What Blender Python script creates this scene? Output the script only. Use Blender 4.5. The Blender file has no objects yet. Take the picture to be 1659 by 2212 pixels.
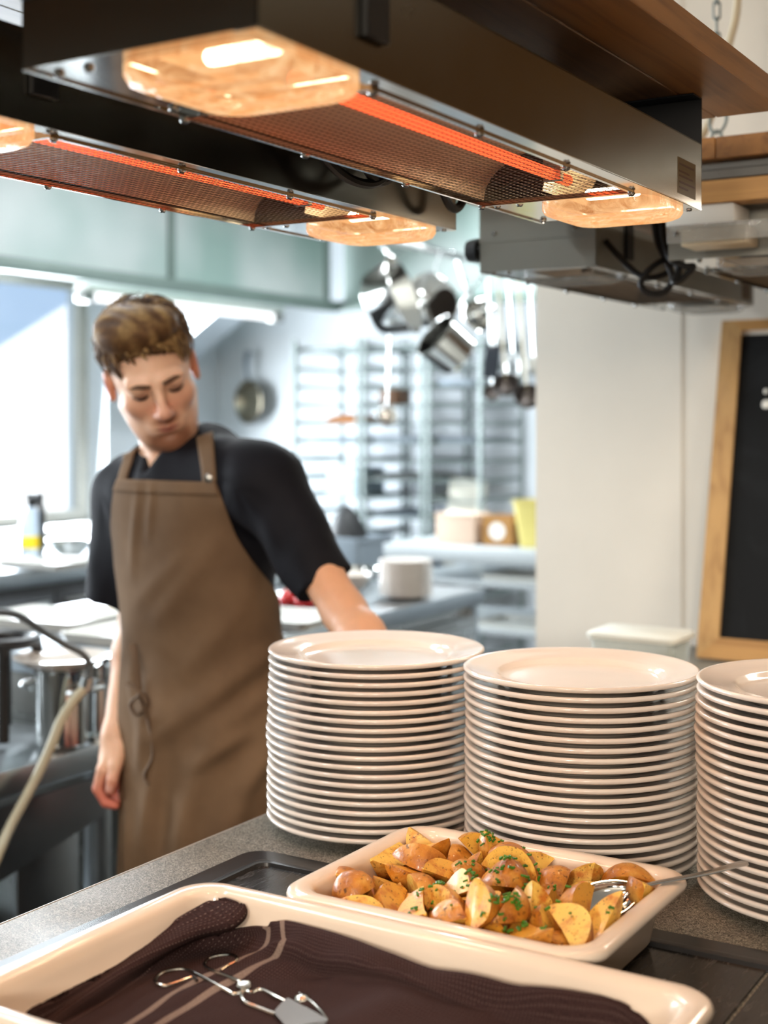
import bpy, bmesh, math, random
import numpy as np
from mathutils import Vector, Matrix, noise
from mathutils.bvhtree import BVHTree

scene = bpy.context.scene
COL = scene.collection
rad = math.radians
random.seed(7)

# ------------------------------------------------------------------ camera
CAM_Z = 1.405                 # eye height of the photographer
F_PX, HORIZON, CX = 2950.0, 912.0, 829.5      # focal length and horizon in a 1659 x 2212 frame
cam_data = bpy.data.cameras.new('camera')
cam_data.sensor_fit = 'VERTICAL'
cam_data.sensor_height = 36.0
cam_data.sensor_width = 27.0
cam_data.lens = F_PX / 2212 * 36.0
cam_data.shift_y = (HORIZON - 1106.0) / 2212.0
cam_data.clip_start, cam_data.clip_end = 0.05, 200
cam_data.dof.use_dof = True
cam_data.dof.focus_distance = 1.43
cam_data.dof.aperture_fstop = 3.8
cam = bpy.data.objects.new('camera', cam_data)
cam.location = (0, 0, CAM_Z)
cam.rotation_euler = (rad(90), 0, 0)
COL.objects.link(cam)
scene.camera = cam

# the room's own axes: u runs across the serving counter, v along it
ROT = rad(-31.3)
UX, UY = math.cos(ROT), math.sin(ROT)
def W(u, v, z=0.0):
    return Vector((u * UX - v * UY, u * UY + v * UX, z))
def UV(p):
    return (p[0] * UX + p[1] * UY, -p[0] * UY + p[1] * UX)

def at(px, py, d):
    """World point seen at a pixel of the photograph, at depth d."""
    return Vector(((px - CX) * d / F_PX, d, CAM_Z - (py - HORIZON) * d / F_PX))

# ------------------------------------------------------------------ light
scene.view_settings.view_transform = 'Standard'
scene.view_settings.look = 'None'
scene.view_settings.gamma = 1.0
scene.view_settings.use_curve_mapping = False
scene.view_settings.exposure = 0.0
scene.cycles.max_bounces = 8
scene.cycles.transparent_max_bounces = 16
scene.cycles.caustics_reflective = False
scene.cycles.caustics_refractive = False
scene.cycles.sample_clamp_indirect = 6.0

world = bpy.data.worlds.new('daylight')
scene.world = world
world.use_nodes = True
bg = world.node_tree.nodes['Background']
bg.inputs['Color'].default_value = (0.42, 0.60, 0.84, 1)
bg.inputs['Strength'].default_value = 1.1

def lamp(name, kind, loc, energy, color, size=0.1, size_y=None, target=None, rot=None, spot=None):
    l = bpy.data.lights.new(name, kind)
    l.energy, l.color = energy, color
    if kind == 'AREA':
        l.size = size
        if size_y:
            l.shape, l.size_y = 'RECTANGLE', size_y
    elif kind == 'SUN':
        l.angle = size
    else:
        l.shadow_soft_size = size
    if spot:
        l.spot_size, l.spot_blend = spot
    o = bpy.data.objects.new(name, l)
    o.location = loc
    if target is not None:
        d = Vector(target) - Vector(loc)
        o.rotation_euler = d.to_track_quat('-Z', 'Y').to_euler()
    elif rot is not None:
        o.rotation_euler = rot
    COL.objects.link(o)
    return o

V_FRONT = -2.4
COOL, WARM, LAMP = (0.90, 0.96, 1.0), (1.0, 0.80, 0.60), (1.0, 0.66, 0.38)
# sun over the roof, falling on the building opposite the window
sun_dir = W(-0.75, 0.25, -0.62)
lamp('sun', 'SUN', (0, 0, 8), 5.5, (1.0, 0.97, 0.92), 0.01,
     rot=sun_dir.to_track_quat('-Z', 'Y').to_euler())
# daylight coming through the kitchen window
lamp('window_daylight', 'AREA', W(-5.40, 4.55, 1.53), 400, (0.86, 0.94, 1.0), 2.0, 1.25,
     target=W(-2.0, 4.0, 1.2))
lamp('window_daylight', 'AREA', W(-5.40, 1.35, 1.53), 210, (0.86, 0.94, 1.0), 2.2, 1.25,
     target=W(-2.0, 1.35, 1.3))
# ceiling luminaires of the kitchen (housings are built with the ceiling): u, v, watts; the last is added to brighten the chef
KITCHEN_LIGHTS = [(-2.5, 2.2, 22), (-3.0, 3.6, 38), (-1.25, 3.95, 14), (-2.7, 5.3, 54), (-1.2, 5.3, 26), (-1.72, .45, 12)]
for lu, lv, e in KITCHEN_LIGHTS:
    lamp('kitchen_ceiling_light', 'AREA', W(lu, lv, 2.61), e, COOL, 0.16, 1.2, rot=(0, 0, ROT))
# unseen dining room fill lights added behind and beside the photographer
DINING_FILLS = [(0.9, -0.3, 3, 2.61), (-0.25, 2.35, 9, 1.76), (-0.4, -1.2, 6, 2.61)]
for lu, lv, e, lz in DINING_FILLS:
    lamp('dining_fill_light', 'AREA', W(lu, lv, lz), e, (1.0, 0.88, 0.74), 0.30, 0.30, rot=(0, 0, ROT))
# unseen fill lights added on the dining room's front wall: u, z, watts
FRONT_FILLS = [(0.15, 1.95, 50), (1.35, 1.95, 46)]
for su_, sz_, e in FRONT_FILLS:
    lamp('front_fill_light', 'AREA', W(su_, V_FRONT + .085, sz_), e, (1.0, 0.88, 0.74), 0.30, 0.42, target=W(su_, 5.0, sz_ - .5))

# ------------------------------------------------------------------ materials
def lin(r, g, b):
    f = lambda c: (c / 255) / 12.92 if c / 255 <= 0.04045 else ((c / 255 + 0.055) / 1.055) ** 2.4
    return (f(r), f(g), f(b), 1.0)

class Mat:
    """Small wrapper round a Principled material with procedural extras."""
    def __init__(self, name, color, rough=0.5, metal=0.0, spec=0.5, coat=0.0):
        self.m = bpy.data.materials.new(name)
        self.m.use_nodes = True
        self.t = self.m.node_tree
        self.p = self.t.nodes['Principled BSDF']
        self.color = color
        self.set('Base Color', color); self.set('Roughness', rough); self.set('Metallic', metal)
        self.set('Specular IOR Level', spec); self.set('Coat Weight', coat)
    def set(self, k, v): self.p.inputs[k].default_value = v
    def n(self, kind, **kw):
        nd = self.t.nodes.new(kind)
        for k, v in kw.items():
            if k in nd.inputs: nd.inputs[k].default_value = v
            else: setattr(nd, k, v)
        return nd
    def link(self, a, b): self.t.links.new(a, b)
    def coords(self, scale=(1, 1, 1), which='Object', rot=(0, 0, 0)):
        tc = self.n('ShaderNodeTexCoord'); mp = self.n('ShaderNodeMapping')
        mp.inputs['Scale'].default_value = scale; mp.inputs['Rotation'].default_value = rot
        self.link(tc.outputs[which], mp.inputs['Vector'])
        return mp.outputs['Vector']
    def noise(self, vec, scale=5.0, detail=4.0, rough=0.55, distortion=0.0):
        nd = self.n('ShaderNodeTexNoise')
        nd.inputs['Scale'].default_value = scale; nd.inputs['Detail'].default_value = detail
        nd.inputs['Roughness'].default_value = rough; nd.inputs['Distortion'].default_value = distortion
        if vec is not None: self.link(vec, nd.inputs['Vector'])
        return nd.outputs['Fac']
    def ramp(self, fac, stops):
        r = self.n('ShaderNodeValToRGB'); e = r.color_ramp.elements
        while len(e) < len(stops): e.new(0.5)
        for el, (pos, c) in zip(e, stops):
            el.position = pos
            el.color = c if not isinstance(c, float) else (c, c, c, 1)
        self.link(fac, r.inputs['Fac'])
        return r.outputs['Color']
    def mix(self, fac, a, b, blend='MIX'):
        m = self.n('ShaderNodeMix'); m.data_type = 'RGBA'; m.blend_type = blend
        for sock, v in ((m.inputs[0], fac), (m.inputs[6], a), (m.inputs[7], b)):
            if hasattr(v, 'links'): self.link(v, sock)
            else: sock.default_value = v
        return m.outputs[2]
    def base(self, sock): self.link(sock, self.p.inputs['Base Color']); return self
    def rough(self, sock): self.link(sock, self.p.inputs['Roughness']); return self
    def bump(self, height, strength=0.2, dist=0.001):
        b = self.n('ShaderNodeBump'); b.inputs['Strength'].default_value = strength
        b.inputs['Distance'].default_value = dist
        self.link(height, b.inputs['Height']); self.link(b.outputs['Normal'], self.p.inputs['Normal'])
        return self

def steel(name, color, rough, scale=(1, 1, 1), var=0.06, n=5.0):
    m = Mat(name, color, rough, 1.0)
    v = m.coords(scale)
    f = m.noise(v, n, 5)
    m.rough(m.ramp(f, [(0.3, max(0.03, rough - var)), (0.75, rough + var)]))
    c = m.noise(v, 3.0, 2)
    d = tuple(x * 0.90 for x in color[:3]) + (1,)
    m.base(m.ramp(c, [(0.3, d), (0.7, color)]))
    return m

def mottled(name, color, rough=0.6, amount=0.12, scale=6.0, bump=0.0, bscale=60.0, metal=0.0):
    m = Mat(name, color, rough, metal)
    v = m.coords()
    lo = tuple(x * (1 - amount) for x in color[:3]) + (1,)
    hi = tuple(min(1, x * (1 + amount)) for x in color[:3]) + (1,)
    m.base(m.ramp(m.noise(v, scale), [(0.3, lo), (0.7, hi)]))
    if bump: m.bump(m.noise(v, bscale, 3), bump, 0.002)
    return m

def emitter(name, color, strength):
    m = bpy.data.materials.new(name); m.use_nodes = True
    t = m.node_tree; t.nodes.remove(t.nodes['Principled BSDF'])
    e = t.nodes.new('ShaderNodeEmission'); e.inputs['Color'].default_value = color
    e.inputs['Strength'].default_value = strength
    t.links.new(e.outputs[0], t.nodes['Material Output'].inputs['Surface'])
    return m

def wood(name, light, dark, along='Y', rough=0.45, grain=1.0):
    m = Mat(name, light, rough)
    s = {'X': (1.2, 22, 22), 'Y': (22, 1.2, 22), 'Z': (22, 22, 1.2)}[along]
    tc = m.n('ShaderNodeTexCoord'); oi = m.n('ShaderNodeObjectInfo')
    off = m.n('ShaderNodeVectorMath', operation='SCALE'); off.inputs[0].default_value = (7.0, 3.0, 5.0)
    m.link(oi.outputs['Random'], off.inputs['Scale'])
    ad = m.n('ShaderNodeVectorMath', operation='ADD')
    m.link(tc.outputs['Object'], ad.inputs[0]); m.link(off.outputs[0], ad.inputs[1])
    mp = m.n('ShaderNodeMapping'); mp.inputs['Scale'].default_value = tuple(x * grain for x in s)
    m.link(ad.outputs[0], mp.inputs['Vector'])
    f = m.noise(mp.outputs['Vector'], 2.2, 6, 0.6, 0.6)
    c = m.ramp(f, [(0.25, dark), (0.5, light), (0.8, tuple(min(1, x * 1.18) for x in light[:3]) + (1,))])
    tint = m.ramp(oi.outputs['Random'], [(0.0, 0.80), (1.0, 1.0)])
    m.base(m.mix(1.0, c, tint, 'MULTIPLY'))
    m.bump(f, 0.12, 0.001)
    return m

# ------------------------------------------------------------------ geometry helpers
def add_box(bm, c, s, bevel=0.0, mtx=None, seg=2, mi=0):
    g = bmesh.ops.create_cube(bm, size=1.0)
    vs = g['verts']
    for v in vs:
        v.co = Vector((v.co.x * s[0] + c[0], v.co.y * s[1] + c[1], v.co.z * s[2] + c[2]))
    fs = list({f for v in vs for f in v.link_faces})
    if bevel > 0:
        es = list({e for v in vs for e in v.link_edges})
        r = bmesh.ops.bevel(bm, geom=es, offset=bevel, segments=seg, profile=0.5, affect='EDGES')
        fs = list({f for f in r['faces']} | {f for f in fs if f.is_valid})
        vs = list({v for f in fs for v in f.verts})
    if mtx is not None:
        for v in vs: v.co = mtx @ v.co
    for f in fs: f.material_index = mi
    return vs

def bx(bm, x0, x1, y0, y1, z0, z1, bevel=0.0, mi=0, seg=2):
    return add_box(bm, ((x0 + x1) / 2, (y0 + y1) / 2, (z0 + z1) / 2), (x1 - x0, y1 - y0, z1 - z0), bevel, mi=mi, seg=seg)

def add_loft(bm, rings, closed=True, cap0=False, cap1=False, mi=0):
    R = [[bm.verts.new(p) for p in ring] for ring in rings]
    n = len(R[0]); fs = []
    for a, b in zip(R[:-1], R[1:]):
        for i in range(n if closed else n - 1):
            j = (i + 1) % n
            fs.append(bm.faces.new((a[i], a[j], b[j], b[i])))
    if cap0: fs.append(bm.faces.new(list(reversed(R[0]))))
    if cap1: fs.append(bm.faces.new(R[-1]))
    for f in fs: f.material_index = mi
    return R

def add_lathe(bm, prof, seg=32, mtx=None, mi=0):
    """prof: (r, z) from bottom/outside round to the end; r == 0 closes to a pole."""
    rings = []
    for r, z in prof:
        if r <= 1e-6: rings.append([bm.verts.new((0, 0, z))])
        else: rings.append([bm.verts.new((r * math.cos(2 * math.pi * i / seg), r * math.sin(2 * math.pi * i / seg), z)) for i in range(seg)])
    for a, b in zip(rings[:-1], rings[1:]):
        for i in range(seg):
            j = (i + 1) % seg
            if len(a) == 1 and len(b) == 1: break
            if len(a) == 1: f = bm.faces.new((a[0], b[j], b[i]))
            elif len(b) == 1: f = bm.faces.new((a[i], a[j], b[0]))
            else: f = bm.faces.new((a[i], a[j], b[j], b[i]))
            f.material_index = mi
    if mtx is not None:
        for ring in rings:
            for v in ring: v.co = mtx @ v.co
    return rings

def frame_of(d):
    d = d.normalized()
    a = Vector((0, 0, 1)) if abs(d.z) < 0.9 else Vector((1, 0, 0))
    x = a.cross(d).normalized()
    return x, d.cross(x).normalized()

def add_cyl(bm, p0, p1, r0, r1=None, seg=16, cap=True, mi=0):
    p0, p1 = Vector(p0), Vector(p1); r1 = r0 if r1 is None else r1
    x, y = frame_of(p1 - p0)
    ring = lambda p, r: [p + (x * math.cos(2 * math.pi * i / seg) + y * math.sin(2 * math.pi * i / seg)) * r for i in range(seg)]
    return add_loft(bm, [ring(p0, r0), ring(p1, r1)], True, cap, cap, mi)

def smooth_path(pts, n=8):
    P = [Vector(p) for p in pts]; out = []
    for i in range(len(P) - 1):
        a, b, c, d = P[max(i - 1, 0)], P[i], P[i + 1], P[min(i + 2, len(P) - 1)]
        for k in range(n):
            t = k / n
            out.append(0.5 * ((2 * b) + (c - a) * t + (2 * a - 5 * b + 4 * c - d) * t * t + (3 * b - a - 3 * c + d) * t ** 3))
    out.append(P[-1])
    return out

def add_tube(bm, pts, r, seg=8, cap=True, closed=False, mi=0, flat=None):
    """Tube along a polyline; r a number or a list; flat = (a, b) scales the section's two axes."""
    P = [Vector(p) for p in pts]; n = len(P)
    rs = r if isinstance(r, (list, tuple)) else [r] * n
    rings = []; x = None
    for i in range(n):
        a = P[(i - 1) % n] if (closed or i > 0) else P[i]
        b = P[(i + 1) % n] if (closed or i < n - 1) else P[i]
        d = (b - a).normalized()
        if x is None: x, y = frame_of(d)
        else:
            x = (x - d * x.dot(d)).normalized(); y = d.cross(x).normalized()
        fa, fb = flat or (1, 1)
        rings.append([P[i] + (x * math.cos(2 * math.pi * k / seg) * fa + y * math.sin(2 * math.pi * k / seg) * fb) * rs[i] for k in range(seg)])
    if closed: rings.append(rings[0])
    R = add_loft(bm, rings, True, cap and not closed, cap and not closed, mi)
    if closed: bmesh.ops.remove_doubles(bm, verts=[v for ring in R for v in ring], dist=1e-6)
    return R

def add_ball(bm, c, r, seg=16, rings=10, mtx=None, mi=0):
    rr = r if isinstance(r, (list, tuple)) else (r, r, r)
    prof = [(math.sin(math.pi * k / rings), -math.cos(math.pi * k / rings)) for k in range(rings + 1)]
    prof[0] = (0, -1); prof[-1] = (0, 1)
    M = Matrix.Translation(Vector(c)) @ (mtx if mtx is not None else Matrix.Identity(4)) @ Matrix.Diagonal((rr[0], rr[1], rr[2], 1))
    add_lathe(bm, prof, seg, M, mi)

def rrect(a, b, r, z, n=6, cx=0.0, cy=0.0):
    """Rounded rectangle ring, half sizes a, b."""
    r = min(r, a - 1e-4, b - 1e-4); pts = []
    for sx, sy, a0 in ((1, 1, 0), (-1, 1, 90), (-1, -1, 180), (1, -1, 270)):
        for k in range(n + 1):
            t = rad(a0 + 90 * k / n)
            pts.append((cx + sx * (a - r) + r * math.cos(t), cy + sy * (b - r) + r * math.sin(t), z))
    return pts

def plate_hole(bm, x0, x1, z0, z1, y0, y1, hx, hz, hr, n=16):
    """Upright plate in the xz plane with a round hole at (hx, hz)."""
    def sq(t):
        c, s = math.cos(t), math.sin(t)
        k = min(((x1 - hx) if c > 0 else (hx - x0)) / max(abs(c), 1e-6), ((z1 - hz) if s > 0 else (hz - z0)) / max(abs(s), 1e-6))
        return (hx + c * k, hz + s * k)
    ang = [2 * math.pi * i / n for i in range(n)] + [math.atan2(zz - hz, xx - hx) % (2 * math.pi) for xx in (x0, x1) for zz in (z0, z1)]
    ang = sorted(set(round(a, 6) for a in ang))
    o = [sq(a) for a in ang]; i_ = [(hx + hr * math.cos(a), hz + hr * math.sin(a)) for a in ang]
    rings = [[(p[0], y0, p[1]) for p in i_], [(p[0], y0, p[1]) for p in o], [(p[0], y1, p[1]) for p in o], [(p[0], y1, p[1]) for p in i_], [(p[0], y0, p[1]) for p in i_]]
    add_loft(bm, rings)

def new(): return bmesh.new()

def finish_mesh(name, bm, mats, angle=38, recalc=True):
    if recalc: bmesh.ops.recalc_face_normals(bm, faces=bm.faces)
    me = bpy.data.meshes.new(name)
    bm.to_mesh(me); bm.free()
    for m in (mats if isinstance(mats, (list, tuple)) else [mats]):
        me.materials.append(m.m if isinstance(m, Mat) else m)
    if angle is None: pass
    else:
        me.shade_smooth()
        if angle < 180: me.set_sharp_from_angle(angle=rad(angle))
    return me

def obj(name, bm, mats, parent=None, loc=(0, 0, 0), rot=(0, 0, 0), angle=38, label=None, kind=None):
    me = bm if isinstance(bm, bpy.types.Mesh) else finish_mesh(name, bm, mats, angle)
    o = bpy.data.objects.new(name, me)
    COL.objects.link(o)
    o.location = loc; o.rotation_euler = rot
    if parent is not None: o.parent = parent
    if label: o['label'] = label
    if kind: o['kind'] = kind
    return o

def tag(o, label, cat, group=None, kind=None):
    o['label'] = label; o['category'] = cat
    if group: o['group'] = group
    if kind: o['kind'] = kind
    return o

def thing(name, label, cat, loc=(0, 0, 0), rz=ROT, group=None, rot=None):
    o = bpy.data.objects.new(name, None)
    o.empty_display_size = 0.1
    COL.objects.link(o)
    o.location = loc; o.rotation_euler = rot if rot else (0, 0, rz)
    return tag(o, label, cat, group)

def struct(name, bm, mats, loc=(0, 0, 0), rz=ROT, angle=30, parent=None):
    o = obj(name, bm, mats, parent, loc, (0, 0, rz) if parent is None else (0, 0, 0), angle)
    o['kind'] = 'structure'
    return o

def dup(root, loc=None, rz=None, label=None, group=None):
    r = root.copy(); COL.objects.link(r)
    if loc is not None: r.location = loc
    if rz is not None: r.rotation_euler = (0, 0, rz)
    if label: r['label'] = label
    if group: r['group'] = group
    for ch in list(root.children):
        c = ch.copy(); COL.objects.link(c); c.parent = r
        for g in list(ch.children):
            d = g.copy(); COL.objects.link(d); d.parent = c
    return r

def ordinal(i):
    W_ = ['first', 'second', 'third', 'fourth', 'fifth', 'sixth', 'seventh', 'eighth', 'ninth', 'tenth', 'eleventh', 'twelfth',
          'thirteenth', 'fourteenth', 'fifteenth', 'sixteenth', 'seventeenth', 'eighteenth', 'nineteenth', 'twentieth', 'twenty-first', 'twenty-second']
    return W_[i]

# ------------------------------------------------------------------ material library
STEEL = steel('brushed_steel', lin(196, 198, 196), 0.28, (1, 1, 1))
STEEL_DARK = steel('aged_steel', lin(150, 150, 146), 0.30)
STEEL_MIRROR = steel('polished_steel', lin(205, 204, 200), 0.12, var=0.05)
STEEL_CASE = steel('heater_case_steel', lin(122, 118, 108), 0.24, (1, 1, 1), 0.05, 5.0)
STEEL_MATT = mottled('matt_zinc_sheet', lin(150, 150, 142), .45, .06, 8.0, metal=.55)
STEEL_BENCH = steel('bench_steel', lin(172, 178, 182), 0.34, (3, 3, 3))
ZINC = mottled('galvanised_wire', lin(118, 128, 126), .5, .08, 12.0, metal=.4)
CHROME = steel('chromed_wire', lin(214, 216, 214), 0.16, var=0.05)
BLACK_PLASTIC = mottled('black_plastic', lin(18, 18, 19), 0.42, 0.1)
RUBBER = mottled('black_rubber', lin(14, 14, 15), 0.55, 0.1)
WHITE_PLASTIC = mottled('white_plastic', lin(226, 226, 220), 0.4, 0.04)
CREAM_PLASTIC = mottled('cream_plastic', lin(205, 190, 160), 0.45, 0.05)
PLASTER = mottled('white_plaster', lin(232, 226, 214), 0.85, 0.03, 4.0, 0.25, 90.0)
PLASTER_COOL = mottled('kitchen_wall_paint', lin(222, 228, 232), 0.7, 0.03, 3.0)
CEILING = mottled('ceiling_paint', lin(225, 224, 218), 0.9, 0.03, 3.0)
FLOOR_MAT = mottled('dark_floor_tile', lin(44, 43, 42), 0.4, 0.2, 5.0)
OAK = wood('oiled_beech', lin(168, 116, 62), lin(122, 78, 38), 'Y', 0.42)
OAK_X = wood('oiled_beech_cross', lin(196, 148, 88), lin(150, 102, 54), 'X', 0.42)
PINE = wood('pine_frame', lin(205, 160, 100), lin(160, 112, 60), 'Z', 0.5)
CARD = mottled('brown_cardboard', lin(176, 132, 88), 0.8, 0.08)
PAPER = mottled('white_paper', lin(235, 233, 226), 0.7, 0.02)

PORCELAIN = Mat('white_porcelain', lin(238, 230, 222), 0.12, 0.0, 0.5, 0.12)
_v = PORCELAIN.coords()
PORCELAIN.base(PORCELAIN.ramp(PORCELAIN.noise(_v, 7, 3), [(0.3, lin(222, 213, 204)), (0.7, lin(229, 221, 212))]))
PORCELAIN.set('Coat Roughness', 0.05)
STONEWARE = Mat('cream_stoneware', lin(232, 216, 198), 0.16, 0.0, 0.5, 0.25)
_v = STONEWARE.coords()
STONEWARE.base(STONEWARE.ramp(STONEWARE.noise(_v, 5, 3), [(0.3, lin(228, 211, 192)), (0.7, lin(236, 221, 204))]))
STONEWARE.bump(STONEWARE.noise(_v, 14, 2), 0.06, 0.002)

# ================================================================== SETTING
U0, U1, V0, V1, ZC = -5.2, 2.5, -2.4, 6.6, 2.70
PU, PV = -1.396, 3.0            # left end and front face of the partition beyond the counter
WALL_DINING = mottled('dining_wall_paint', lin(112, 82, 52), 0.6, 0.15, 3.0)
bm = new(); bx(bm, U0 - .3, U1 + .2, V0 - .2, V1 + .2, -.1, 0); struct('floor', bm, FLOOR_MAT)
bm = new(); bx(bm, U0 - .3, U1 + .2, V0 - .2, V1 + .2, ZC, ZC + .15); struct('ceiling', bm, CEILING)
# wall with two windows
WZ0, WZ1 = 0.865, 2.19
WINS = [(3.55, 5.62), (0.20, 2.50)]
WV0, WV1 = WINS[0]
bm = new()
vs_ = [V0 - .2, WINS[1][0], WINS[1][1], WINS[0][0], WINS[0][1], V1 + .2]
for a, b in ((0, 1), (2, 3), (4, 5)): bx(bm, U0 - .3, U0, vs_[a], vs_[b], 0, ZC)
for a, b in WINS: bx(bm, U0 - .3, U0, a, b, 0, WZ0); bx(bm, U0 - .3, U0, a, b, WZ1, ZC)
struct('wall_left', bm, PLASTER_COOL)
bm = new(); bx(bm, U0, U1 + .2, V1, V1 + .2, 0, ZC); struct('wall_back', bm, PLASTER_COOL)
bm = new(); bx(bm, U0, U1 + .2, V0 - .2, V0, 0, ZC); struct('wall_front', bm, mottled('grey_dining_paint', lin(128, 125, 118), .8, .05, 3.0))
bm = new(); bx(bm, U1, U1 + .2, V0, V1, 0, ZC); struct('wall_right', bm, WALL_DINING)
bm = new()
bx(bm, PU, -1.033, PV, 3.35, 0, ZC); bx(bm, -1.033, U1, PV + .0025, 3.35, 0, ZC)
struct('wall_partition', bm, PLASTER)

# windows: frame, mullion, glass, sill
FRAME_MAT = mottled('window_frame_paint', lin(206, 204, 194), 0.5, 0.03)
SILL_MAT = mottled('window_sill', lin(225, 226, 222), .4, .03)
GLASS = Mat('window_glass', (1, 1, 1, 1), 0.02)
_t = GLASS.t; _tr = GLASS.n('ShaderNodeBsdfTransparent'); _gl = GLASS.n('ShaderNodeBsdfGlossy'); _gl.inputs['Roughness'].default_value = .02
_mx = GLASS.n('ShaderNodeMixShader'); _mx.inputs[0].default_value = 0.06
GLASS.link(_tr.outputs[0], _mx.inputs[1]); GLASS.link(_gl.outputs[0], _mx.inputs[2])
GLASS.link(_mx.outputs[0], _t.nodes['Material Output'].inputs['Surface'])
for wi, (a, b) in enumerate(WINS):
    bm = new(); fu0, fu1 = U0 - .19, U0 - .14; mid_ = 4.56 if wi == 0 else (a + b) / 2
    bx(bm, fu0, fu1, a, b, WZ0, WZ0 + .06, .004); bx(bm, fu0, fu1, a, b, WZ1 - .06, WZ1, .004)
    bx(bm, fu0, fu1, a, a + .07, WZ0 + .06, WZ1 - .06, .004); bx(bm, fu0, fu1, b - .07, b, WZ0 + .06, WZ1 - .06, .004)
    bx(bm, fu0, fu1, mid_ - .04, mid_ + .04, WZ0 + .06, WZ1 - .06, .004)
    win = struct('window_%d' % (wi + 1), bm, FRAME_MAT)
    for p0, p1 in ((a + .07, mid_ - .04), (mid_ + .04, b - .07)):
        bm = new(); bx(bm, U0 - .168, U0 - .162, p0, p1, WZ0 + .06, WZ1 - .06)
        obj('pane', bm, GLASS, win)
    bm = new(); bx(bm, U0 - .14, U0 + .04, a - .03, b + .03, WZ0 - .03, WZ0, .005)
    obj('sill', bm, SILL_MAT, win)

# house opposite the window: white rendered gable under the sky
GABLE = mottled('white_render', lin(240, 240, 238), 0.9, 0.03, 2.0)
bm = new()
pts = [(1.0, 0.0), (26.0, 0.0), (26.0, 8.5), (15.5, 4.75), (6.0, 0.1), (1.0, 0.0)]
pts = [(2.0, -.2), (30.0, -.2), (30.0, 9.0), (19.5, 6.0), (9.3, 0.6), (2.0, 0.0)]
f0 = [bm.verts.new((-13.0, y, z)) for y, z in pts]; f1 = [bm.verts.new((-13.6, y, z)) for y, z in pts]
bm.faces.new(f0); bm.faces.new(list(reversed(f1)))
for i in range(len(pts)):
    j = (i + 1) % len(pts); bm.faces.new((f0[i], f1[i], f1[j], f0[j]))
o = obj('neighbouring_house', bm, GABLE, None, (0, 0, 0), (0, 0, ROT))
tag(o, 'sunlit white rendered house with sloping roofline seen through the window', 'building')
bm = new(); bx(bm, -40, U0 - .3, -20, 40, -.4, -.2)
struct('ground', bm, mottled('pale_paving', lin(190, 186, 178), .9, .1, 2.0))

# kitchen ceiling luminaires (lamps above are mounted inside these)
DIFF = emitter('luminaire_diffuser', (0.92, 0.97, 1, 1), 3.0)
for i, (lu, lv, e) in enumerate(KITCHEN_LIGHTS):
    t = thing('ceiling_light', ['long white luminaire over the sink', 'long white luminaire over the work island', 'long white luminaire beside the partition',
              'long white luminaire at the far left of the kitchen', 'long white luminaire at the far right of the kitchen', 'long white luminaire added over the near kitchen aisle to brighten the chef'][i], 'light', W(lu, lv, 2.62), ROT, 'kitchen ceiling lights')
    bm = new(); bx(bm, -.11, .11, -.64, .64, .02, .08, .004); obj('housing', bm, WHITE_PLASTIC, t)
    for s in (-1, 1):
        bm = new(); bx(bm, s * .098 - .010, s * .098 + .010, -.64, .64, -.012, .02); obj('side_rail', bm, WHITE_PLASTIC, t)
for i, (lu, lv, e, lz) in enumerate(DINING_FILLS):  # housings for the added dining fill lights
    t = thing('ceiling_light', ['added square warm fill light to the right of the counter', 'added square warm hanging fill light near the chalkboard wall',
              'added square warm fill light behind the camera'][i], 'light', W(lu, lv, lz + .01), ROT, 'added dining room fill lights')
    bm = new(); bx(bm, -.19, .19, -.19, .19, .02, .0799, .004); obj('housing', bm, WHITE_PLASTIC, t)
    if lz < 2.5:
        bm = new(); add_cyl(bm, (0, 0, .08), (0, 0, 2.699 - lz - .01), .006, seg=8); obj('fill_rod', bm, STEEL, t)

for i, (su_, sz_, e) in enumerate(FRONT_FILLS):
    t = thing('front_fill', ['added unseen fill light on the left of the grey front wall', 'added unseen fill light on the right of the grey front wall'][i], 'light', W(su_, V0, sz_), ROT, 'added front fill lights')
    bm = new(); bx(bm, -.17, .17, .0005, .05, -.23, .23, .006); obj('back_plate', bm, WHITE_PLASTIC, t)
# ================================================================== SERVING COUNTER
LAM = Mat('grey_fibre_laminate', lin(120, 116, 106), 0.5, 0, .28)
v = LAM.coords((1, 1, 1)); v2 = LAM.coords((1, 1, 1), rot=(0, 0, .9))
n1 = LAM.noise(v, 150, 3, .6, 4.0); n2 = LAM.noise(v2, 330, 2, .6, 2.5); n3 = LAM.noise(v, 9, 3)
c = LAM.ramp(n1, [(0.42, lin(44, 41, 36)), (0.50, lin(104, 100, 90)), (0.58, lin(190, 184, 168))])
c2 = LAM.ramp(n2, [(0.38, lin(50, 47, 42)), (0.62, lin(154, 148, 136))])
c = LAM.mix(0.45, c, c2); c = LAM.mix(1.0, c, LAM.ramp(n3, [(0.25, .82), (0.75, 1.0)]), 'MULTIPLY')
LAM.base(c); LAM.bump(n1, 0.10, 0.0006)
LAM.rough(LAM.ramp(n3, [(0.3, .40), (0.7, .55)]))
EDGE = mottled('pale_counter_edging', lin(168, 164, 154), .4, .05)
CAB = mottled('dark_counter_body', lin(46, 45, 44), .55, .1)
CT = 0.900
t = thing('serving_counter', 'long serving counter with grey fibre-patterned laminate top under the heat lamps', 'counter', W(0, 0, 0))
for y0, y1 in ((.10, 1.6055), (1.6095, 2.997)):
    bm = new(); bx(bm, -1.043, -.10, y0, y1, CT - .04, CT, .0008, seg=1); top = obj('countertop', bm, LAM, t)
    bm = new(); bx(bm, -1.046, -1.0432, y0, y1, CT - .041, CT + .0003, .0008, seg=1); obj('edging', bm, EDGE, top)
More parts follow.
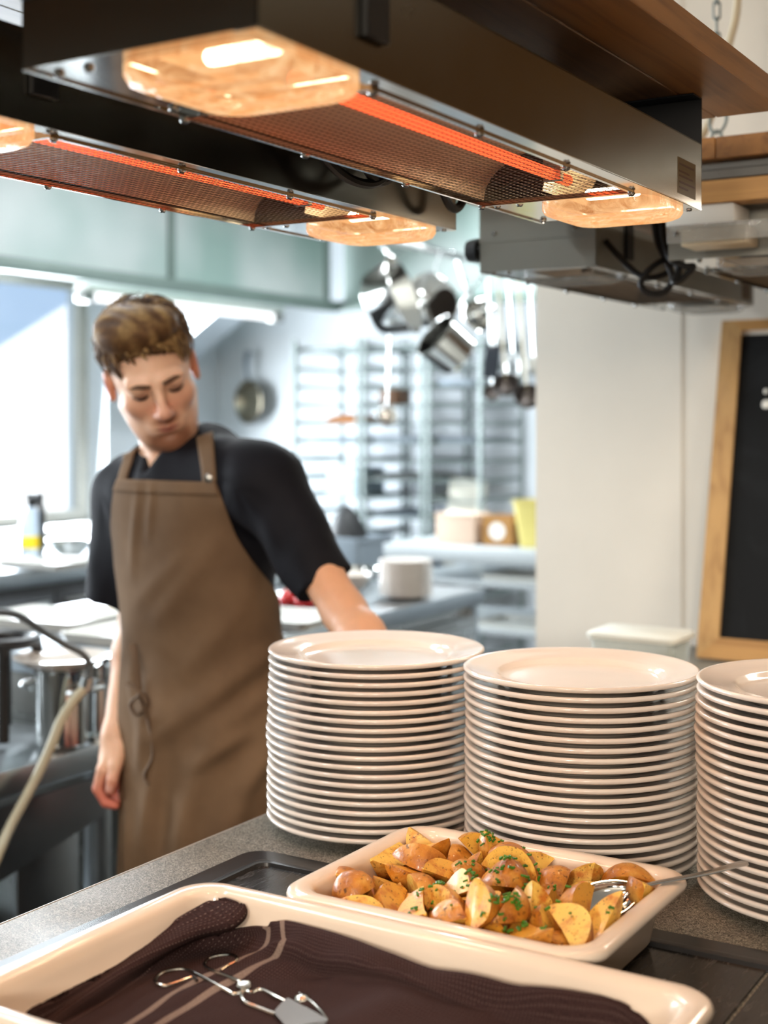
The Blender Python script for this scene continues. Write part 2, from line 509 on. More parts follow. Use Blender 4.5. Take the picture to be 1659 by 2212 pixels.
bm = new(); bx(bm, -1.0, -.14, .14, 2.97, .10, CT - .0405, .003); obj('cabinet_body', bm, CAB, t)
bm = new(); bx(bm, -.96, -.18, .18, 2.93, 0, .10); obj('plinth', bm, BLACK_PLASTIC, t)

# inset warming plates
GLASSTOP = Mat('dark_slate_glass', lin(30, 29, 28), 0.16, 0.0, 0.5)
v = GLASSTOP.coords((60, 9, 1), rot=(0, 0, .15)); v2 = GLASSTOP.coords((1, 1, 1))
n1 = GLASSTOP.noise(v, 3.0, 8, .7, 1.0); n2 = GLASSTOP.noise(v2, 22, 4)
GLASSTOP.base(GLASSTOP.mix(GLASSTOP.ramp(n2, [(0.4, 0.15), (0.7, 1.0)]), lin(33, 31, 29), GLASSTOP.ramp(n1, [(0.52, lin(34, 32, 30)), (0.72, lin(92, 86, 80))])))
GLASSTOP.rough(GLASSTOP.ramp(n1, [(0.35, .14), (0.7, .34)])); GLASSTOP.bump(n1, .10, .0004)
FRAME_BLK = mottled('black_enamel', lin(40, 40, 41), .24, .18, 40)
def warming_plate(u0, u1, v0, v1, label):
    a, b = (u1 - u0) / 2, (v1 - v0) / 2
    t = thing('warming_plate', label, 'hot plate', W((u0 + u1) / 2, (v0 + v1) / 2, CT), group=None)
    bm = new()
    secs = [(0, .0002, .026), (.0005, .0024, .026), (.030, .0030, .02), (.034, .0064, .018), (.039, .0070, .016), (.043, .0058, .014), (.045, .0005, .012)]
    add_loft(bm, [rrect(a - i, b - i, r, z) for i, z, r in secs]); obj('frame', bm, FRAME_BLK, t, angle=30)
    xs = -.349 - (u0 + u1) / 2
    for xa, xb in ((-a + .0455, xs - .002), (xs + .002, a - .0455)):
        bm = new(); bx(bm, xa, xb, -b + .0455, b - .0455, .0003, .0022, .0004, seg=1); obj('glass_top', bm, GLASSTOP, t)
warming_plate(-.968, -.112, .52, 1.298, 'dark slate-grey warming plate inset under the two stoneware dishes')
DARK_OAK = wood('dark_oak_panel', lin(134, 94, 44), lin(96, 62, 26), 'Z', .45)
t = thing('cupboard', 'tall dark oak cupboard added out of view right of the chalkboard for its reflection', 'cupboard', W(.87, 2.80, 0))  # unseen, added so the lit heater's case reflects dark wood
bm = new(); bx(bm, -.90, .90, -.18, .19, .08, 2.35, .004); obj('cupboard_body', bm, DARK_OAK, t)
bm = new(); bx(bm, -.86, .86, -.15, .18, 0, .0795); obj('plinth', bm, BLACK_PLASTIC, t)
for k in range(3):
    bm = new(); bx(bm, -.89 + k * .595, -.89 + k * .595 + .59, -.203, -.1805, .10, 2.33, .004); dr = obj('door', bm, DARK_OAK, t)
    bm = new(); add_cyl(bm, (-.35 + k * .595, -.2035, 1.1), (-.35 + k * .595, -.23, 1.1), .012, .016, 16); obj('knob', bm, STEEL, dr)

# ================================================================== PLATES
def plate_mesh():
    bm = new(); R = .135
    prof = [(0, .0035), (.070, .0035), (.074, .0030), (.076, .0), (.080, .0), (.083, .0032), (.092, .0055), (.101, .0105), (.118, .0135), (.129, .0158), (.1335, .0172),
            (.1352, .0192), (.1352, .0212), (.1338, .0226), (.1315, .0226), (.127, .0212), (.112, .0182), (.0985, .0160), (.0955, .0148), (.093, .0118), (.088, .0092), (.080, .0085), (.040, .0082), (0, .0082)]
    add_lathe(bm, prof, 72)
    return finish_mesh('plate', bm, PORCELAIN, 180)
PM = plate_mesh()
rnd = random.Random(3)
for name, u, v, n in (('left', -.8985, 1.456, 20), ('middle', -.6225, 1.4600, 20), ('right', -.3447, 1.464, 21)):
    dx = dy = 0.0
    for i in range(n):
        if i and i != n - 1:
            dx = max(-.004, min(.004, dx + rnd.uniform(-.0012, .0012))); dy = max(-.003, min(.003, dy + rnd.uniform(-.0012, .0012)))
        if name == 'left' and i in (8, 9, 10): dx -= .0007
        o = obj('plate', PM, None, None, W(u + dx, v + dy, CT + i * .0106), (rad(rnd.uniform(-.12, .12)), rad(rnd.uniform(-.12, .12)), rnd.uniform(0, 6.28)))
        k = n - 1 - i
        where = 'topmost' if k == 0 else 'bottom' if i == 0 else ordinal(k) + ' from the top'
        tag(o, f'white porcelain dinner plate, {where} of the {name} stack', 'plate', f'dinner plates in the {name} stack')

# ================================================================== STONEWARE DISHES
def gn_dish(name, label, u0, u1, v0, v1, h=.0630):
    a, b = (u1 - u0) / 2, (v1 - v0) / 2
    bm = new()
    secs = [(.036, 0, .030), (.030, .0015, .034), (.027, .006, .036), (.0195, h - .018, .038), (.017, h - .0145, .038), (.004, h - .0125, .037), (.0008, h - .0095, .036), (0, h - .006, .036),
            (.0012, h - .0022, .036), (.004, h - .0003, .035), (.009, h, .034), (.0165, h - .0004, .030), (.0205, h - .003, .028), (.0225, h - .0075, .026), (.0245, h - .018, .026),
            (.031, .016, .028), (.036, .0095, .028), (.046, .0065, .026)]
    R = add_loft(bm, [rrect(a - i, b - i, r, z, 8) for i, z, r in secs], True, True, True)
    o = obj(name, bm, STONEWARE, None, W((u0 + u1) / 2, (v0 + v1) / 2, CT + .0024), (0, 0, ROT), angle=180)
    return tag(o, label, 'serving dish')
gn_dish('serving_dish', 'cream stoneware dish holding roast potatoes and a spoon', -.757, -.433, 1.0405, 1.303)
gn_dish('serving_dish', 'large cream stoneware dish holding a dark towel and tongs, nearest the camera', -.839, -.322, .712, 1.0385)

# ================================================================== HEAT LAMPS
ROD_HOT = emitter('glowing_rod', (1.0, 0.12, 0.035, 1), 2.4)
ROD_COLD = mottled('quartz_rod', lin(150, 146, 140), .3, .1)
REFL = mottled('heater_reflector', lin(224, 202, 172), .42, .06, 20.0, metal=.25)
WIRE = mottled('guard_wire', lin(104, 88, 72), .5, .1, 40.0, metal=.5)
LABEL = mottled('faded_sticker', lin(104, 84, 50), .6, .08)
LABEL_INK = mottled('sticker_print', lin(78, 48, 28), .6, .08)
BULB = emitter('hot_bulb', (1.0, 0.80, 0.52, 1), 30.0)
def lens_mat(lit):
    m = Mat('lamp_lens_lit' if lit else 'lamp_lens_clear', lin(226, 222, 214), .08)
    tr = m.n('ShaderNodeBsdfTransparent'); gl = m.n('ShaderNodeBsdfGlossy'); gl.inputs['Roughness'].default_value = .06
    v = m.coords((1, 1, 1)); f = m.noise(v, 42, 4, .6, 1.2)
    bp = m.n('ShaderNodeBump'); bp.inputs['Strength'].default_value = .5; bp.inputs['Distance'].default_value = .004
    m.link(f, bp.inputs['Height']); m.link(bp.outputs[0], gl.inputs['Normal'])
    a = m.n('ShaderNodeMixShader'); b = m.n('ShaderNodeMixShader')
    if lit:   # the frosted pressed glass glows with the bulb behind it
        em = m.n('ShaderNodeEmission')
        m.link(m.ramp(f, [(0.32, (1.0, .36, .10, 1)), (0.55, (1.0, .52, .22, 1)), (0.75, (1.0, .74, .42, 1))]), em.inputs['Color'])
        em.inputs['Strength'].default_value = 1.15
        m.link(tr.outputs[0], a.inputs[1]); m.link(em.outputs[0], a.inputs[2]); m.link(m.ramp(f, [(.36, .55), (.62, .95)]), a.inputs[0])
    else:
        df = m.n('ShaderNodeBsdfDiffuse'); df.inputs['Color'].default_value = lin(190, 190, 184)
        m.link(tr.outputs[0], a.inputs[1]); m.link(df.outputs[0], a.inputs[2]); a.inputs[0].default_value = .35
    m.link(a.outputs[0], b.inputs[1]); m.link(gl.outputs[0], b.inputs[2]); b.inputs[0].default_value = .10
    m.link(b.outputs[0], m.t.nodes['Material Output'].inputs['Surface'])
    return m
LENS_LIT, LENS_OFF = lens_mat(True), lens_mat(False)
HX, HL, HZ, HB = .102, .858, .076, .129        # half width, length, case height, bracket height
LENSES = ((.017, .152), (.706, .841))

def screw_mesh():
    bm = new()
    add_lathe(bm, [(.0042, 0), (.0042, .0012), (.0030, .0026), (0, .0032)], 12)
    bx(bm, -.0030, .0030, -.0005, .0005, .0027, .0034, mi=1); bx(bm, -.0005, .0005, -.0030, .0030, .0027, .0034, mi=1)
    return finish_mesh('screw', bm, [STEEL, BLACK_PLASTIC])
SCREW = screw_mesh()

def heater(label, uc, v0, lit, knob=False, sticker=True, loads=(2.8, 2.8)):
    t = thing('heat_lamp', label, 'heat lamp', W(uc, v0, 1.651), group='heat lamps over the counter')
    bm = new(); w = .0015
    bx(bm, HX - w, HX, 0, HL, 0, HZ); bx(bm, -HX, -HX + w, 0, HL, 0, HZ); bx(bm, -HX, HX, 0, HL, HZ - w, HZ)
    bx(bm, -HX, HX, 0, w, 0, HZ); bx(bm, -HX, HX, HL - w, HL, 0, HZ)
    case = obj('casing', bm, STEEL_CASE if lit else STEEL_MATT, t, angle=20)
    bm = new(); bx(bm, .083, HX, 0, HL, -.0012, .0008, .0004, seg=1); bx(bm, -HX, -.097, 0, HL, -.0012, .0008, .0004, seg=1)
    obj('flange', bm, STEEL_MIRROR, case)
    # lamp panels either end: polished plate with a square opening behind the lens
    for (a, b) in LENSES:
        ya, yb = (0.002, .166) if a < .3 else (.692, HL - .002)
        bm = new(); x0, x1 = -.030, .085
        bx(bm, -.097, x0, ya, yb, .0005, .002); bx(bm, x1, .099, ya, yb, .0005, .002)
        bx(bm, x0, x1, ya, a + .012, .0005, .002); bx(bm, x0, x1, b - .012, yb, .0005, .002)
        obj('lamp_panel', bm, STEEL_MIRROR, t)
        bm = new()
        xc, yc = .027, (a + b) / 2
        secs = [(.0, .0, .030), (.0, -.008, .030), (.003, -.013, .028), (.010, -.016, .024), (.030, -.0165, .02)]
        add_loft(bm, [rrect(.0675 - i, .0675 - i, r, z, 4, xc, yc) for i, z, r in secs], True, False, True)
        for k in range(4):
            y = yc - .04 + k * .027
            add_box(bm, (xc, y, -.0168), (.085, .004, .0016))
        obj('lamp_lens', bm, LENS_LIT if lit else LENS_OFF, t, angle=30)
        bm = new(); add_cyl(bm, (xc - .028, yc, .014), (xc + .028, yc, .014), .0065, seg=10)
        add_ball(bm, (xc - .028, yc, .014), .0065, 8, 6); add_ball(bm, (xc + .028, yc, .014), .0065, 8, 6)
        obj('bulb', bm, BULB if lit else GLASS, t)
        bm = new()
        arc = [(xc + .058 * math.cos(q), .062 - .0 + .050 * math.sin(q)) for q in [math.pi + math.pi * k / 10 for k in range(11)]]
        rows = [[(x, yy, .064 - (z - .012) + .0) if False else (x, yy, .012 + (.062 - z)) for x, z in arc] for yy in (a + .004, b - .004)]
        add_loft(bm, rows, False); obj('lamp_reflector', bm, REFL, t)
        for sx, sy in ((-.088, ya + .02), (-.088, yb - .02), (-.060, ya + .02), (.092, yb - .012)):
            obj('screw', SCREW, None, t, (sx, sy, .0004), (math.pi, 0, 0))
    # trough reflector, rod and guard
    bm = new(); q = [(-.094, .004)] + [(-.008 + .086 * math.cos(math.pi - math.pi * k / 14), .006 + .050 * math.sin(math.pi * k / 14)) for k in range(15)] + [(.080, .004)]
    add_loft(bm, [[(x, y, z) for x, z in q] for y in (.168, .690)], False); obj('reflector', bm, REFL, t, angle=60)
    bm = new(); add_cyl(bm, (.010, .190, .016), (.010, .640, .016), .0062, seg=12)
    obj('heating_element', bm, ROD_HOT if lit else ROD_COLD, t)
    bm = new(); add_cyl(bm, (.010, .655, .016), (.010, .686, .016), .0062, seg=12); add_cyl(bm, (.010, .170, .016), (.010, .182, .016), .0062, seg=12)
    obj('element_end', bm, ROD_HOT if lit else ROD_COLD, t)
    for y in (.186, .648):
        bm = new(); bx(bm, .000, .020, y - .004, y + .004, .010, .054); obj('element_clip', bm, STEEL, t)
    bm = new(); p = .0084; nx = int(.177 / p); ny = int(.520 / p)
    for i in range(nx + 1): add_box(bm, (-.096 + i * p, .429, .0006), (.0009, .524, .0004))
    for j in range(ny + 1): add_box(bm, (-.0075, .169 + j * p, -.0005), (.180, .0009, .0004))
    obj('wire_guard', bm, WIRE, t, kind='stuff', angle=None)
    bm = new(); bx(bm, -.098, -.094, .166, .692, -.003, .002); bx(bm, .079, .083, .166, .692, -.003, .002)
    bx(bm, -.098, .083, .164, .168, -.003, .002); bx(bm, -.098, .083, .690, .694, -.003, .002); obj('guard_frame', bm, STEEL_MIRROR, t)
    for y in (.17, .34, .52, .69):
        for x in (-.0965, .081): obj('screw', SCREW, None, t, (x, y, -.003), (math.pi, 0, 0))
    # end brackets up to the shelf
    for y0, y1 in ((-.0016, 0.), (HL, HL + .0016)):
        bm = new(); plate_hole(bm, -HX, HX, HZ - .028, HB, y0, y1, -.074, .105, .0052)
        br = obj('bracket', bm, BLACK_PLASTIC if lit else STEEL_MATT, t, angle=20)  # black on the lit bars stands in for shade under the shelf
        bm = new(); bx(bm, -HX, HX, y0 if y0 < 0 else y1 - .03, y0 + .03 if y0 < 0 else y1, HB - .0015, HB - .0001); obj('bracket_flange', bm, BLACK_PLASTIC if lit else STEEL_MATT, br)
        if y0 < 0:
            for x, z in ((-.075, .062), (.066, .062)):
                obj('screw', SCREW, None, t, (x, y0, z), (math.pi / 2, 0, 0))
    bm = new(); bx(bm, HX, HX + .006, .120, .150, .022, HB - .001, .001, seg=1); obj('hanger_strap', bm, BLACK_PLASTIC, t)
    if sticker:
        bm = new(); bx(bm, HX, HX + .0004, .776, .836, .008, .048)
        s = obj('rating_sticker', bm, LABEL, t)
        bm = new()
        for k, (z, l) in enumerate(((.042, .050), (.034, .034), (.029, .046), (.022, .052), (.016, .030))):
            bx(bm, HX + .0004, HX + .0006, .780, .780 + l, z - .002, z)
        obj('sticker_print', bm, LABEL_INK, s)
    if knob:
        bm = new(); add_cyl(bm, (-HX - .0005, .012, .038), (-HX - .006, .012, .038), .014, seg=20); add_cyl(bm, (-HX - .006, .012, .038), (-HX - .026, .012, .038), .021, .018, 20)
        obj('knob', bm, BLACK_PLASTIC, t)
    if lit:
        for (a, b), e in zip(LENSES, loads):
            if e:
                l = bpy.data.lights.new('heat_lamp_bulb', 'SPOT'); l.energy = e; l.color = LAMP; l.shadow_soft_size = .03; l.spot_size = rad(150); l.spot_blend = .6
                lo = bpy.data.objects.new('heat_lamp_bulb_light', l); COL.objects.link(lo)
                lo.location = W(uc + .027, v0 + (a + b) / 2, 1.651 - .03); lo.rotation_euler = (0, 0, 0)
        l = bpy.data.lights.new('heat_rod_glow', 'AREA'); l.shape = 'RECTANGLE'; l.size = .03; l.size_y = .45; l.energy = 0.5; l.color = (1.0, .30, .12)
        lo = bpy.data.objects.new('heat_rod_glow', l); COL.objects.link(lo); lo.location = W(uc + .010, v0 + .415, 1.651 - .006); lo.rotation_euler = (0, 0, ROT)
    return t
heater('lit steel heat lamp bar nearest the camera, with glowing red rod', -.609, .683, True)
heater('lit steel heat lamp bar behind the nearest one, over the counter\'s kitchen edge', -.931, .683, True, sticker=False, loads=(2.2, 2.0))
heater('unlit steel heat lamp bar with black knob, hanging left of the chalkboard', -.931, 2.003, False, knob=True)
heater('unlit steel heat lamp bar at the right edge, above the chalkboard', -.609, 2.003, False)

# power cables hanging between and beside the lamps
def cable(label, pts, r=.0045, group='black cables of the heat lamps', mat=RUBBER, name='power_cable', n=10):
    bm = new(); add_tube(bm, smooth_path([W(*p) for p in pts], n), r, 8)
    return tag(obj(name, bm, mat, None), label, 'cable', group)
zc = 1.651
cable('black cable looped tightly beside the amber lamp of the rear heater', [(-.795, 1.10, zc + .10), (-.80, 1.20, zc + .03), (-.79, 1.27, zc + .015), (-.785, 1.32, zc + .05), (-.80, 1.34, zc + .09), (-.79, 1.28, zc + .10), (-.785, 1.24, zc + .05), (-.79, 1.29, zc + .02), (-.795, 1.36, zc + .06), (-.79, 1.40, zc + .122)], .0055)
cable('black cable bowed down near the right end of the rear heater', [(-.79, 1.36, zc + .122), (-.80, 1.43, zc + .06), (-.80, 1.47, zc + .02), (-.80, 1.50, zc + .025), (-.795, 1.515, zc + .07), (-.79, 1.50, zc + .122)], .0055)
cable('long black cable running in the dark gap between the two lit heaters', [(-.80, .70, zc + .11), (-.77, .85, zc + .09), (-.79, 1.0, zc + .10), (-.77, 1.15, zc + .115), (-.79, 1.28, zc + .122)], .006)
def coil(pts): return [UV(at(px, py, d)) + (at(px, py, d).z,) for px, py, d in pts]
cable('black cable coiled in loops below the unlit heaters', coil([(1308, 520, 2.17), (1335, 552, 2.16), (1372, 588, 2.15), (1402, 600, 2.14), (1440, 590, 2.15), (1450, 560, 2.15), (1425, 566, 2.13), (1396, 590, 2.12), (1384, 616, 2.12), (1404, 634, 2.12), (1436, 630, 2.12), (1452, 602, 2.12), (1440, 566, 2.13), (1420, 520, 2.15), (1412, 470, 2.16), (1412, 435, 2.17)]), .0050)
cable('black cable strands bunched beside the coiled loop below the unlit heaters', coil([(1436, 438, 2.16), (1432, 500, 2.14), (1446, 556, 2.10), (1478, 574, 2.09), (1498, 576, 2.09), (1474, 602, 2.09), (1456, 610, 2.09), (1466, 580, 2.10), (1440, 540, 2.12), (1428, 490, 2.15), (1424, 438, 2.17)]), .0050)

# ================================================================== TIMBER SHELVES ON CHAINS
SZ0, SZ1 = 1.7805, 1.811
def shelf(label, v0, v1):
    t = thing('hanging_shelf', label, 'shelf', W(-.77, v0, SZ0), group='thick timber shelves over the heat lamps')
    n = 8; w = .654 / n
    rr = random.Random(int(v0 * 100))
    bm = new(); bx(bm, -w / 2 + .0004, w / 2 - .0004, 0, v1 - v0, 0, SZ1 - SZ0, .0012, seg=1)
    me = finish_mesh('stave', bm, OAK, 30)
    for i in range(n):
        obj('stave', me, None, t, (-.327 + w * (i + .5), 0, rr.uniform(-.0003, .0003)))
    return t
shelf('thick beech shelf above the two lit heat lamps', .30, 1.652)
shelf('thick beech shelf beyond the gap, above the unlit heat lamps', 1.905, 2.96)
# batten and metal rail below the far shelf
bm = new(); bx(bm, -.46, .30, 0, .045, 0, .032, .001, seg=1)
tag(obj('timber_batten', bm, OAK_X, None, W(-.44, 1.910, 1.7185), (0, 0, ROT)), 'beech batten slung below the far timber shelf, ending beside the lit heater', 'batten')
bm = new(); bx(bm, -.30, .34, -.006, .006, 0, .010, .001, seg=1); bx(bm, -.30, .34, -.010, -.004, -.014, .0, .001, seg=1)
tag(obj('metal_rail', bm, STEEL_DARK, None, W(-.44, 1.925, 1.7665), (0, 0, ROT)), 'dark metal rail between the far timber shelf and its batten', 'rail')
# white junction box and clear bracket under the batten
t = thing('junction_box', 'white plastic junction box under the batten, right of the lit lamp', 'box', W(-.634, 1.9525, 1.660))
bm = new(); bx(bm, -.050, .052, -.038, .038, .0275, .0583, .004); obj('box_body', bm, WHITE_PLASTIC, t)
bm = new(); bx(bm, -.030, .066, -.030, .034, 0, .0270, .003); obj('box_cover', bm, CREAM_PLASTIC, t)
bm = new(); bx(bm, -.045, .12, -.046, -.0395, .004, .030, .001, seg=1); obj('clear_bracket', bm, LENS_OFF, t)
obj('screw', SCREW, None, t, (-.030, -.0462, .018), (math.pi / 2, 0, 0))

# chains, hooks and conduits
def chain(label, u, v, z0, z1):
    t = thing('chain', label, 'chain', W(u, v, z0), group='steel chains carrying the shelves')
    bm = new(); L, Wd, r = .0165, .0055, .0019
    pts = [(Wd * math.cos(a), 0, L * (1 if math.sin(a) >= 0 else -1) * .62 + Wd * 1.0 * math.sin(a)) for a in [2 * math.pi * k / 20 for k in range(20)]]
    add_tube(bm, pts, r, 6, closed=True)
    me = finish_mesh('link', bm, ZINC, 60)
    n = int((z1 - z0) / .0262)
    for i in range(n):
        obj('link', me, None, t, (0, 0, .016 + i * .0262), (0, 0, .35 + (math.pi / 2 if i % 2 else 0)))
    return t
t = chain('steel chain with hook rising from the far shelf beside a beige conduit', -.716, 2.256, 1.925, 2.69)
bm = new(); add_tube(bm, smooth_path([(-.004, 0, .02), (-.010, 0, .002), (-.012, 0, -.020), (-.004, 0, -.032), (.008, 0, -.030), (.016, 0, -.016), (.017, 0, -.002)], 6), .0028, 8)
obj('hook', bm, ZINC, t)
bm = new(); add_tube(bm, smooth_path([(-.006, 0, -.046), (-.008, 0, -.036), (0, 0, -.029), (.008, 0, -.036), (.006, 0, -.046)], 6), .0026, 8); add_cyl(bm, (0, 0, -.044), (0, 0, -.113), .0035, seg=10)
obj('eye_bolt', bm, ZINC, t)
chain('steel chain carrying the near shelf, above the nearest heat lamp', -.62, .50, 1.815, 2.69)
chain('steel chain carrying the far corner of the near shelf', -.93, 1.45, 1.815, 2.69)
bm = new(); add_tube(bm, smooth_path([at(1596, -160, 2.42), at(1594, -20, 2.42), at(1589, 40, 2.42), at(1574, 100, 2.42), at(1553, 200, 2.42), at(1528, 272, 2.42), at(1500, 320, 2.42), at(1488, 352, 2.42)], 8), .0068, 10)
tag(obj('conduit', bm, CREAM_PLASTIC), 'beige flexible conduit hanging in front of the white wall at upper right', 'conduit')

# ================================================================== CHALKBOARD on the counter, leaning on the wall
SLATE = Mat('blackboard_slate', lin(14, 15, 16), .65, 0, .2)
v = SLATE.coords(); f = SLATE.noise(v, 5, 5, .65, 1.0)
SLATE.base(SLATE.ramp(f, [(0.45, lin(10, 11, 12)), (0.8, lin(34, 36, 38))])); SLATE.rough(SLATE.ramp(f, [(0.3, .55), (0.7, .75)]))
CHALK = mottled('chalk', lin(226, 226, 220), .9, .1, 80)
lean = rad(13.8); BH, BW, FW = .770, .56, .0455
t = thing('chalkboard', 'small black chalkboard in a pine frame leaning on the wall at the right', 'chalkboard', W(-.941, 2.824, CT + .0055), rot=None)
t.rotation_euler = Matrix.Rotation(ROT, 3, 'Z').to_euler()
tilt = Matrix.Rotation(-lean, 4, 'X')
def tilted(bm):
    bmesh.ops.transform(bm, matrix=tilt, verts=bm.verts); return bm
for nm, x0, x1, z0, z1 in (('frame_side', 0, FW, 0, BH), ('frame_side', BW - FW, BW, 0, BH), ('frame_rail', FW, BW - FW, BH - FW, BH), ('frame_rail', FW, BW - FW, 0, FW)):
    bm = new()
    if nm == 'frame_side':  # mitred corners
        s = 0 if x0 == 0 else 1
        a = [(x0, z0), (x1, z0 + FW), (x1, z1 - FW), (x0, z1)] if s == 0 else [(x0, z0 + FW), (x1, z0), (x1, z1), (x0, z1 - FW)]
    else:
        up = z0 > .1
        a = [(x0, z0), (x1, z0), (x1 + FW, z1), (x0 - FW, z1)] if up else [(x0 - FW, z0), (x1 + FW, z0), (x1, z1), (x0, z1)]
    add_loft(bm, [[(x, 0, z) for x, z in a], [(x, .018, z) for x, z in a]], True, True, True)
    obj(nm, tilted(bm), PINE if nm == 'frame_side' else OAK_X, t, angle=20)
bm = new(); bx(bm, FW - .002, BW - FW + .002, .008, .014, FW - .002, BH - FW + .002); obj('slate', tilted(bm), SLATE, t)
bm = new()
add_tube(bm, [(.1105, .0078, .556), (.124, .0078, .5575), (.150, .0078, .556), (.20, .0078, .552)], [.0095, .0062, .0050, .0045], 8, flat=(.10, 1))
add_ball(bm, (.1075, .0078, .5565), (.0075, .0006, .0095), 10, 6); add_ball(bm, (.1065, .0078, .5855), (.0045, .0005, .0058), 10, 6)
obj('chalk_writing', tilted(bm), CHALK, t)

# clear tub of herbs behind the middle plate stack
TUB = Mat('clear_tub', lin(226, 232, 226), .12); _t = TUB.t
_tr = TUB.n('ShaderNodeBsdfTransparent'); _mx = TUB.n('ShaderNodeMixShader'); _mx.inputs[0].default_value = .34
TUB.link(_tr.outputs[0], _mx.inputs[1]); TUB.link(TUB.p.outputs[0], _mx.inputs[2]); TUB.link(_mx.outputs[0], _t.nodes['Material Output'].inputs['Surface'])
LEAF = mottled('herb_leaves', lin(66, 104, 66), .6, .3, 60)
t = thing('herb_tub', 'clear plastic tub of green herbs behind the middle plate stack', 'tub', W(-.915, 2.43, CT))
t.scale = (.84, .84, .86)
bm = new(); add_loft(bm, [rrect(.082, .058, .016, 0), rrect(.098, .070, .018, .118), rrect(.101, .073, .018, .119), rrect(.101, .073, .018, .121), rrect(.096, .068, .018, .120), rrect(.080, .056, .016, .003)], True, True, True)
obj('tub_body', bm, TUB, t)
bm = new(); add_loft(bm, [rrect(.103, .075, .018, .121), rrect(.104, .076, .018, .130), rrect(.098, .07, .018, .135)], True, True, True); obj('tub_lid', bm, mottled('frosted_lid', lin(226, 226, 216), .4, .03), t)
bm = new(); rh = random.Random(5)
for i in range(160):
    c = (rh.uniform(-.07, .07), rh.uniform(-.045, .045), rh.uniform(.01, .085)); a = rh.uniform(0, 6.28)
    M = Matrix.Translation(c) @ Matrix.Rotation(a, 4, 'Z') @ Matrix.Rotation(rh.uniform(-1.2, 1.2), 4, 'X')
    vs = [bm.verts.new(M @ Vector(p)) for p in ((-.014, 0, 0), (0, -.006, .002), (.014, 0, 0), (0, .006, .002))]
    bm.faces.new(vs)
obj('herbs', bm, LEAF, t, kind='stuff')

# ================================================================== KITCHEN
def on_u(px, u):
    """(v, depth) where the pixel column px meets the vertical plane u."""
    k = (px - CX) / F_PX; d = u / (k * UX + UY); return -k * d * UY + d * UX, d
def on_v(px, v):
    k = (px - CX) / F_PX; d = v / (-k * UY + UX); return k * d * UX + d * UY, d
def zat(py, d): return CAM_Z - (py - HORIZON) * d / F_PX

# ---- extractor canopy along the left wall and across the back
HOODGLASS = Mat('frosted_hood_panel', lin(186, 208, 204), .35, 0.0)
v = HOODGLASS.coords((1, 1, 1)); HOODGLASS.base(HOODGLASS.ramp(HOODGLASS.noise(v, 1.6, 2), [(0.35, lin(118, 140, 134)), (0.65, lin(160, 168, 166))]))
HOODFRAME = mottled('hood_frame_paint', lin(92, 108, 102), .45, .06)
HB0 = 2.005
t = thing('extractor_hood', 'long kitchen extractor canopy with pale green panels between grey mullions', 'extractor hood', W(0, 0, 0))
bm = new(); bx(bm, -3.975, -3.935, .6, 6.04, HB0 - .02, HB0 + .035, .004); obj('bottom_rail', bm, HOODFRAME, t)
bm = new(); bx(bm, -3.975, -1.42, 6.0, 6.04, HB0 - .02, HB0 + .035, .004); obj('bottom_rail', bm, HOODFRAME, t)
bm = new(); bx(bm, -5.19, -3.98, .6, 6.0, 2.56, 2.60); obj('canopy_top', bm, STEEL_BENCH, t)
bm = new(); bx(bm, -5.19, -1.42, 6.02, 6.59, 2.56, 2.60); obj('canopy_top', bm, STEEL_BENCH, t)
ms = [.9, 2.20, 3.44, 4.68, 5.92]
for i, m_ in enumerate(ms):
    bm = new(); bx(bm, -3.972, -3.938, m_ - .022, m_ + .022, HB0 + .036, 2.60, .004); obj('mullion', bm, HOODFRAME, t)
    if i:
        bm = new(); bx(bm, -3.958, -3.950, ms[i - 1] + .023, m_ - .023, HB0 + .036, 2.60); obj('hood_panel', bm, HOODGLASS, t)
for a, b in ((-3.9, -2.72), (-2.66, -1.45)):
    bm = new(); bx(bm, a, b, 6.014, 6.022, HB0 + .036, 2.60); obj('hood_panel', bm, HOODGLASS, t)
bm = new(); bx(bm, -2.712, -2.668, 6.004, 6.036, HB0 + .036, 2.60); obj('mullion', bm, HOODFRAME, t)
bm = new(); add_loft(bm, [[(u_, y_, z_) for u_, z_ in ((-5.19, 1.735), (-4.90, 1.735), (-4.50, 1.984), (-5.19, 1.984))] for y_ in (5.72, 5.98)], True, True, True); obj('canopy_baffle', bm, STEEL_BENCH, t, angle=20)
for k in range(7):   # grease filters inside
    bm = new(); bx(bm, -4.55, -4.05, 1.0 + k * .7, 1.66 + k * .7, 2.30, 2.33, .003); obj('grease_filter', bm, STEEL_BENCH, t)
# tube light below the canopy
t = thing('tube_light', 'white tube light hanging below the canopy, behind the chef\'s head', 'light', W(-4.15, 5.05, 1.955))
TUBE = emitter('tube_glow', (.94, .97, 1, 1), 2.2)
bm = new(); bx(bm, -.04, .04, -.72, .72, .012, .05, .006); obj('light_housing', bm, WHITE_PLASTIC, t)
bm = new(); add_cyl(bm, (0, -.66, -.008), (0, .66, -.008), .019, seg=14); obj('tube', bm, TUBE, t)
for y in (-.70, .70):
    bm = new(); bx(bm, -.028, .028, y - .035, y + .035, -.032, .014, .006); obj('end_cap', bm, STEEL_DARK, t)

# ---- pots and tools on the overhead rail (rail runs along v)
RU, RZ = -2.157, 1.958
t = thing('pot_rail', 'thin steel rail above the work island carrying pots and ladles', 'rail', W(RU, 0, RZ))
bm = new(); add_cyl(bm, (0, 3.2, 0), (0, 5.2, 0), .011, seg=12); obj('rail_tube', bm, STEEL, t)
for y in (3.25, 5.15):
    bm = new(); add_cyl(bm, (0, y, .011), (0, y, 2.699 - RZ), .007, seg=8); obj('hanger_rod', bm, STEEL, t)

